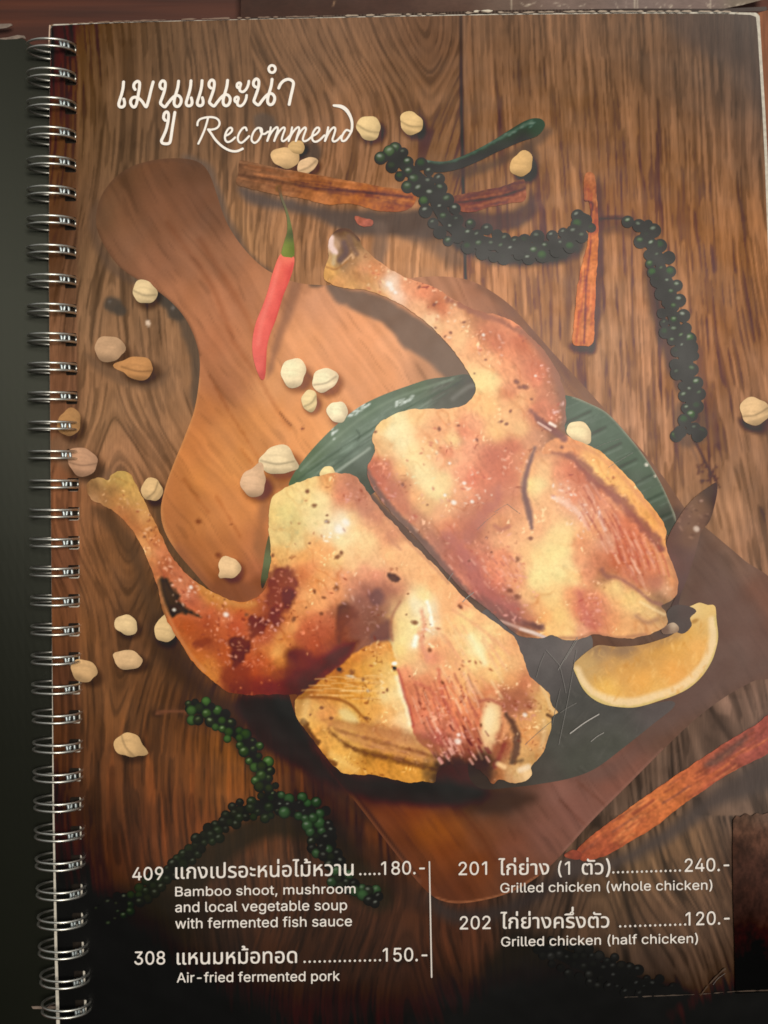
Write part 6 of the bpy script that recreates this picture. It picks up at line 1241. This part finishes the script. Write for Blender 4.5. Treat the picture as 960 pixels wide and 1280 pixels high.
# ------------------------------------------------------------------ build the page and everything printed on it
page = sheet("menu_page", page_dist(PAGE, HOLES), (56, 10, 985, 1296), (1.3, 2.8), 0.0, LP.sample, M_page, menu)
page["label"] = "laminated page printed with grilled chicken on a cutting board"
make_board(); make_leaves(); make_nuts_on_wood(); make_green_chilli(); make_sticks(); make_strands()
make_nuts_on_board(); make_red_chilli()
def scrap(pts, cols):
    P = np.array(pts); L = Layer(P[:, 0].min() - 8, P[:, 1].min() - 8, P[:, 0].max() + 8, P[:, 1].max() + 8); L.c[:] = L.fill(cols, 4)
    outline_sheet("printed_meat_scrap", pts, 1.2, zup(), L.sample, M_print, page)
wing_tip(); make_lemon(); scrap(*SCRAPS[1]); scrap(*SCRAPS[0])
put_label(chicken_upper(), "upper half of the printed grilled chicken with a pale drumstick end")
put_label(chicken_lower(), "lower half of the printed grilled chicken with burnt drumstick")
make_title(); make_prices()

# scratches in the film
def scratches():
    r = np.random.default_rng(5)
    Ls = [((670,846),(681,815),.5,.2),((697,837),(721,796),.55,.45),((698,930),(720,812),.5,.25),((682,812),(699,831),.5,.25),((699,831),(707,866),.5,.25),((656,930),(690,900),.4,.2),((690,905),(700,860),.5,.1),((712,916),(748,892),1.1,.75),((738,926),(754,915),.7,.5),((700,890),(720,878),.4,.4),((722,798),(706,824),.5,.4),
          ((618,640),(634,630),.4,.4),((634,630),(650,642),.4,.4),((596,662),(622,640),.35,.35),((578,752),(592,740),.7,.55),((560,726),(566,716),.5,.5),((760,584),(790,566),.4,.4),((742,560),(776,548),.4,.35),((905,1215),(890,1229),.4,.0)]
    for a, b, w, k in Ls:
        A = np.array([a], float); B = np.array([b], float)
        x0, x1 = sorted((a[0], b[0])); y0, y1 = sorted((a[1], b[1]))
        P = spline([a, ((a[0] + b[0]) / 2 + r.normal(0, .8), (a[1] + b[1]) / 2 + r.normal(0, .8)), b], False, 3)
        c = np.array((118 + 84 * k, 112 + 80 * k, 104 + 74 * k)) / 255
        d = lambda X, Y: (seg_dist(X, Y, P[:-1], P[1:]) - w * .6).reshape(X.shape)
        sheet("film_scratch", d, (x0 - 3, y0 - 3, x1 + 3, y1 + 3), .6, zup(), lambda x, y: np.broadcast_to(c, (x.size, 3)), M_print, page)
scratches()

# dull worn patch and the edge of the film at the lower right corner
PATCH = [(915,1024),(919,1018),(924,1020),(931,1015),(938,1019),(944,1015),(952,1017),(960,1014),(975,1015),(976,1100),(976,1238),(950,1238.5),(918,1240),(917,1180),(915,1120),(914.5,1060)]
LW = Layer(900, 1000, 985, 1260)
LW.c[:] = LW.fill([(920,1022,84,60,46),(940,1020,98,74,58),(958,1022,92,72,60),(930,1032,74,48,34),(955,1040,76,48,36),(945,1045,84,52,37),(920,1060,44,24,16),(940,1080,54,32,24),(960,1090,60,36,28),(930,1110,44,24,17),(955,1140,50,30,24),(930,1160,34,18,14),(950,1200,32,18,15),(930,1225,26,14,12)], 14)
LW.c *= (1 + .34 * fbm(LW.X, LW.Y, 11, 61, 3, 1.6) + .18 * vnoise(LW.X, LW.Y, 3, 5, 62))[..., None].astype(np.float32)
M_matte = print_mat("dull_worn_ink", (1500, 1200, 1500), 0.2)
M_matte.node_tree.nodes["Principled BSDF"].inputs['Coat Weight'].default_value = 0.05
put_label(outline_sheet("worn_patch", PATCH, 1.6, zup(), lambda x, y: LW.sample(x, y) * 1.0, M_matte, page, False), "dull dark brown patch at the lower right corner of the page")
def line_part(name, pts, w, col, mat, label=None, rough=0.0, step=.7, parent=None):
    P = spline(pts, False, 3); c = np.array(col) / 255.0
    def d(X, Y):
        q = (seg_dist(X, Y, P[:-1], P[1:])).reshape(X.shape)
        return q - w / 2 - (rough * vnoise(X, Y, 5, 5, 3) if rough else 0)
    return put_label(sheet(name, d, (P[:, 0].min() - 4, P[:, 1].min() - 4, P[:, 0].max() + 4, P[:, 1].max() + 4), step, zup(), lambda x, y: np.broadcast_to(c, (x.size, 3)), mat, parent or page), label)
line_part("film_edge", [(780,1244.5),(830,1242.5),(876,1240.5),(916,1237.5),(972,1235.5)], 0.9, (88,76,66), M_print, "thin pale edge of film near the bottom right corner", .6)
line_part("film_crease", [(873,1244),(884,1230),(896,1217),(905,1209)], 1.4, (84,68,56), M_print, None, .8)

# white paper core showing along the edges and round the punched holes
core = sheet("paper_core", page_dist(CORE, HOLES_CORE), (56, 8, 990, 1296), (1.9, 1.9), -0.00025, None, M_core, menu)
core["label"] = "white paper edge showing round the printed page"
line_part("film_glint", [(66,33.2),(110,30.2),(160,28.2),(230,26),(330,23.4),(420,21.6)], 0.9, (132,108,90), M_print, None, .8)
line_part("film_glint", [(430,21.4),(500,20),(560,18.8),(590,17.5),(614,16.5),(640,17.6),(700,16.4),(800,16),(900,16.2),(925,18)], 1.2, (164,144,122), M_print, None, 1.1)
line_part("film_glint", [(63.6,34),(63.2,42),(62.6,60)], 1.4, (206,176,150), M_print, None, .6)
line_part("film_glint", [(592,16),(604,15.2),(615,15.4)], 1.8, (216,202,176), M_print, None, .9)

# sleeve and rear cover under the page
SLEEVE = [(300,24.5),(480,19.5),(640,16),(800,12),(880,11),(905,8),(930,3),(965,-6),(965,-30),(640,-30),(300,-30)]
LS = Layer(290, -40, 985, 40)
LS.c[:] = LS.fill([(320,10,58,34,24),(400,8,62,38,28),(480,6,70,46,36),(560,6,84,60,48),(640,5,104,82,68),(720,5,118,96,84),(800,4,118,98,88),(880,4,114,92,82),(940,0,108,92,72),(700,-20,118,96,84)], 20)  # greyer to the right: glare on the plastic painted into the colour
LS.grainy(.08, 14, 64)
for k in range(40):
    x = rng.uniform(640, 945); LS.ell(x, rng.uniform(0, 9), rng.uniform(1, 4), .7, rng.uniform(-70, 70), (214,196,168), rng.uniform(.3, .8), .6)  # small glints of the sleeve, painted as bright specks
for x in (795, 798, 890, 640): LS.stroke([(x, -5), (x + .5, 9)], 1.2, (206,190,160), 1, .7)
LS.stroke([(418,-2),(416,4)], 1.5, (190,150,110), 1, .7)
M_sleeve = print_mat("clear_sleeve_over_wood", (500, 1500, 500), 0.12)
slv = outline_sheet("plastic_sleeve", [p for p in SLEEVE], 1.8, -0.0022, LS.sample, M_sleeve, menu, False)
slv["label"] = "brownish plastic sleeve edge behind the top of the page"
# stitched seam just above the page
LM = Layer(290, -5, 985, 40)
LM.c[:] = np.array((52, 36, 28)) / 255.0
def seam_y(x): return np.interp(x, [300, 480, 640, 800, 900, 945, 965], [22.6, 17.5, 13, 11.2, 11.6, 9.6, 8.5])
for x in np.arange(325, 740, 4.2):
    y = seam_y(x); LM.stroke([(x, y - 3), (x + .4, y + 3)], 1.6, (104,84,68), .9, .6)
SEAM = [(x, seam_y(x) - 2.4) for x in range(310, 961, 25)] + [(x, seam_y(x) + 2.6) for x in range(960, 309, -25)]
sm = outline_sheet("sleeve_seam", SEAM, 1.0, -0.0012, LM.sample, M_print, menu, False)
sm["label"] = "dark stitched seam running along the top of the page"
slab("rear_cover", [(62,40),(66,32),(330,24),(620,18),(900,13.5),(945,14),(952,40),(958,140),(964,270),(974,700),(978,1320),(78,1320),(68,1000),(64,600)], -0.0030, -0.0016, M_rear, menu)["label"] = "dark rear cover under the page"

M_strip = flat_mat("lit_table_brown", (0.21, 0.078, 0.036), 0.6, 0, .25, (900, 120, 300), 0.2)  # brighter lit tone of the table, painted onto an added strip
slab("lit_table_strip", [(948,15),(962,11),(968,120),(974,330),(966,330),(956,140)], -0.0015, -0.0009, M_strip, menu)["label"] = "added brown strip standing in for the lit table beyond the white right edge"

# flipped cover sheet left of the rings
def bent_cover():
    """a thin plastic sheet that lifts a little towards its far upper corner"""
    xs = np.linspace(-150, 92, 25); ys = np.linspace(0, 1, 41); V = []; F = []
    for s in (0, 1):
        for t in ys:
            for x in xs:
                top = np.interp(x, [-150,-60,0,12,22,30,44,92], [40,45,43,41,39.5,46,47.5,47]); bot = np.interp(x, [-150,20,60,92], [1300,1300,1300,1300])
                y = top + (bot - top) * t
                k = np.interp(t, [0, .25, .5, .72, 1], [.30, .26, .16, .02, -.10])
                V.append(W(x, y, -0.0092 + k * (62 - x) * S - s * 0.0005))
    n = len(xs) * len(ys); m = len(xs)
    for j in range(len(ys) - 1):
        for i in range(m - 1):
            a = j * m + i
            F += [(a, a + m, a + m + 1, a + 1), (n + a, n + a + 1, n + a + m + 1, n + a + m)]
    rim = [i for i in range(m)] + [j * m + m - 1 for j in range(1, len(ys))] + [(len(ys) - 1) * m + i for i in range(m - 2, -1, -1)] + [j * m for j in range(len(ys) - 2, 0, -1)]
    for a, b in zip(rim, rim[1:] + rim[:1]): F.append((a, b, b + n, a + n))
    return new_mesh("cover_sheet", V, F, M_cover, menu)
cov = bent_cover()
cov["label"] = "plain black plastic cover folded back left of the rings"
M_film = flat_mat("cover_film_edge", (0.20, 0.15, 0.12), 0.35, 0, .3, (700, 700, 700))
for pts in ([(-30,38),(0,35),(12,32),(21,33),(23,37),(18,35.5),(8,38),(-30,42)], [(-20,18),(4,17.5),(6,19.5),(-2,23),(-20,25)], [(30,1272),(45,1271.6),(60,1271.8),(72,1271.5),(73,1274.5),(50,1275),(32,1275)]):
    slab("cover_film_edge", pts, -0.0088, -0.0084, M_film, menu)

# twin-wire rings
def ring_path():
    R = 13.6; cx = 0.0; pts = []
    def loop(dy, rev):
        q = []
        for a in np.linspace(math.radians(-8), math.radians(310), 40):
            x = cx + 29.5 * math.cos(a); z = 27.0 * math.sin(a)
            dep = 0.0
            if a < math.radians(60): dep = 0
            q.append((x * S, dy * S, z * S))
        return q[::-1] if rev else q
    a = loop(4.3, True); b = loop(-4.3, False)
    tip = [((29.5 * math.cos(math.radians(-14))) * S, t * S, (27 * math.sin(math.radians(-14))) * S) for t in (3.4, 0, -3.4)]
    return a + tip + b
rv, rf = tube(ring_path(), 0.00037, 8)
bars = []; n_main = len(rf)
for bx, bz in ((16.0, 18.0), (19.5, 14.5), (23.0, 10.0)):            # the tucked-in loop end between the two wires
    v2, f2 = tube([((bx + .8 * math.sin(t * 2 + bx)) * S, t * S, bz * S) for t in (-4.0, -1.4, 1.4, 4.0)], 0.00046, 8)
    bars.append(([tuple(i + len(rv) for i in q) for q in f2])); rf += bars[-1]; rv += v2
ring = new_mesh("binding_ring", rv, rf, M_wire, menu, None, True)
ring.data.materials.append(M_wire_end)
for p in ring.data.polygons:
    if p.index >= n_main: p.material_index = 1
def ring_x(y): return float(np.interp(y, [60, 330, 530, 640, 800, 960, 1080, 1180, 1255], [64.5, 64.5, 66, 68, 70, 72.5, 75.5, 79, 83]))
for k in range(NR):
    o = ring if k == 0 else ring.copy()
    if k: link(o); o.parent = menu
    y = hole_y(k) - 0.5
    o.location = ((ring_x(y) - 480) * S, (600 - y) * S, -menu.location.z + 0.0002)
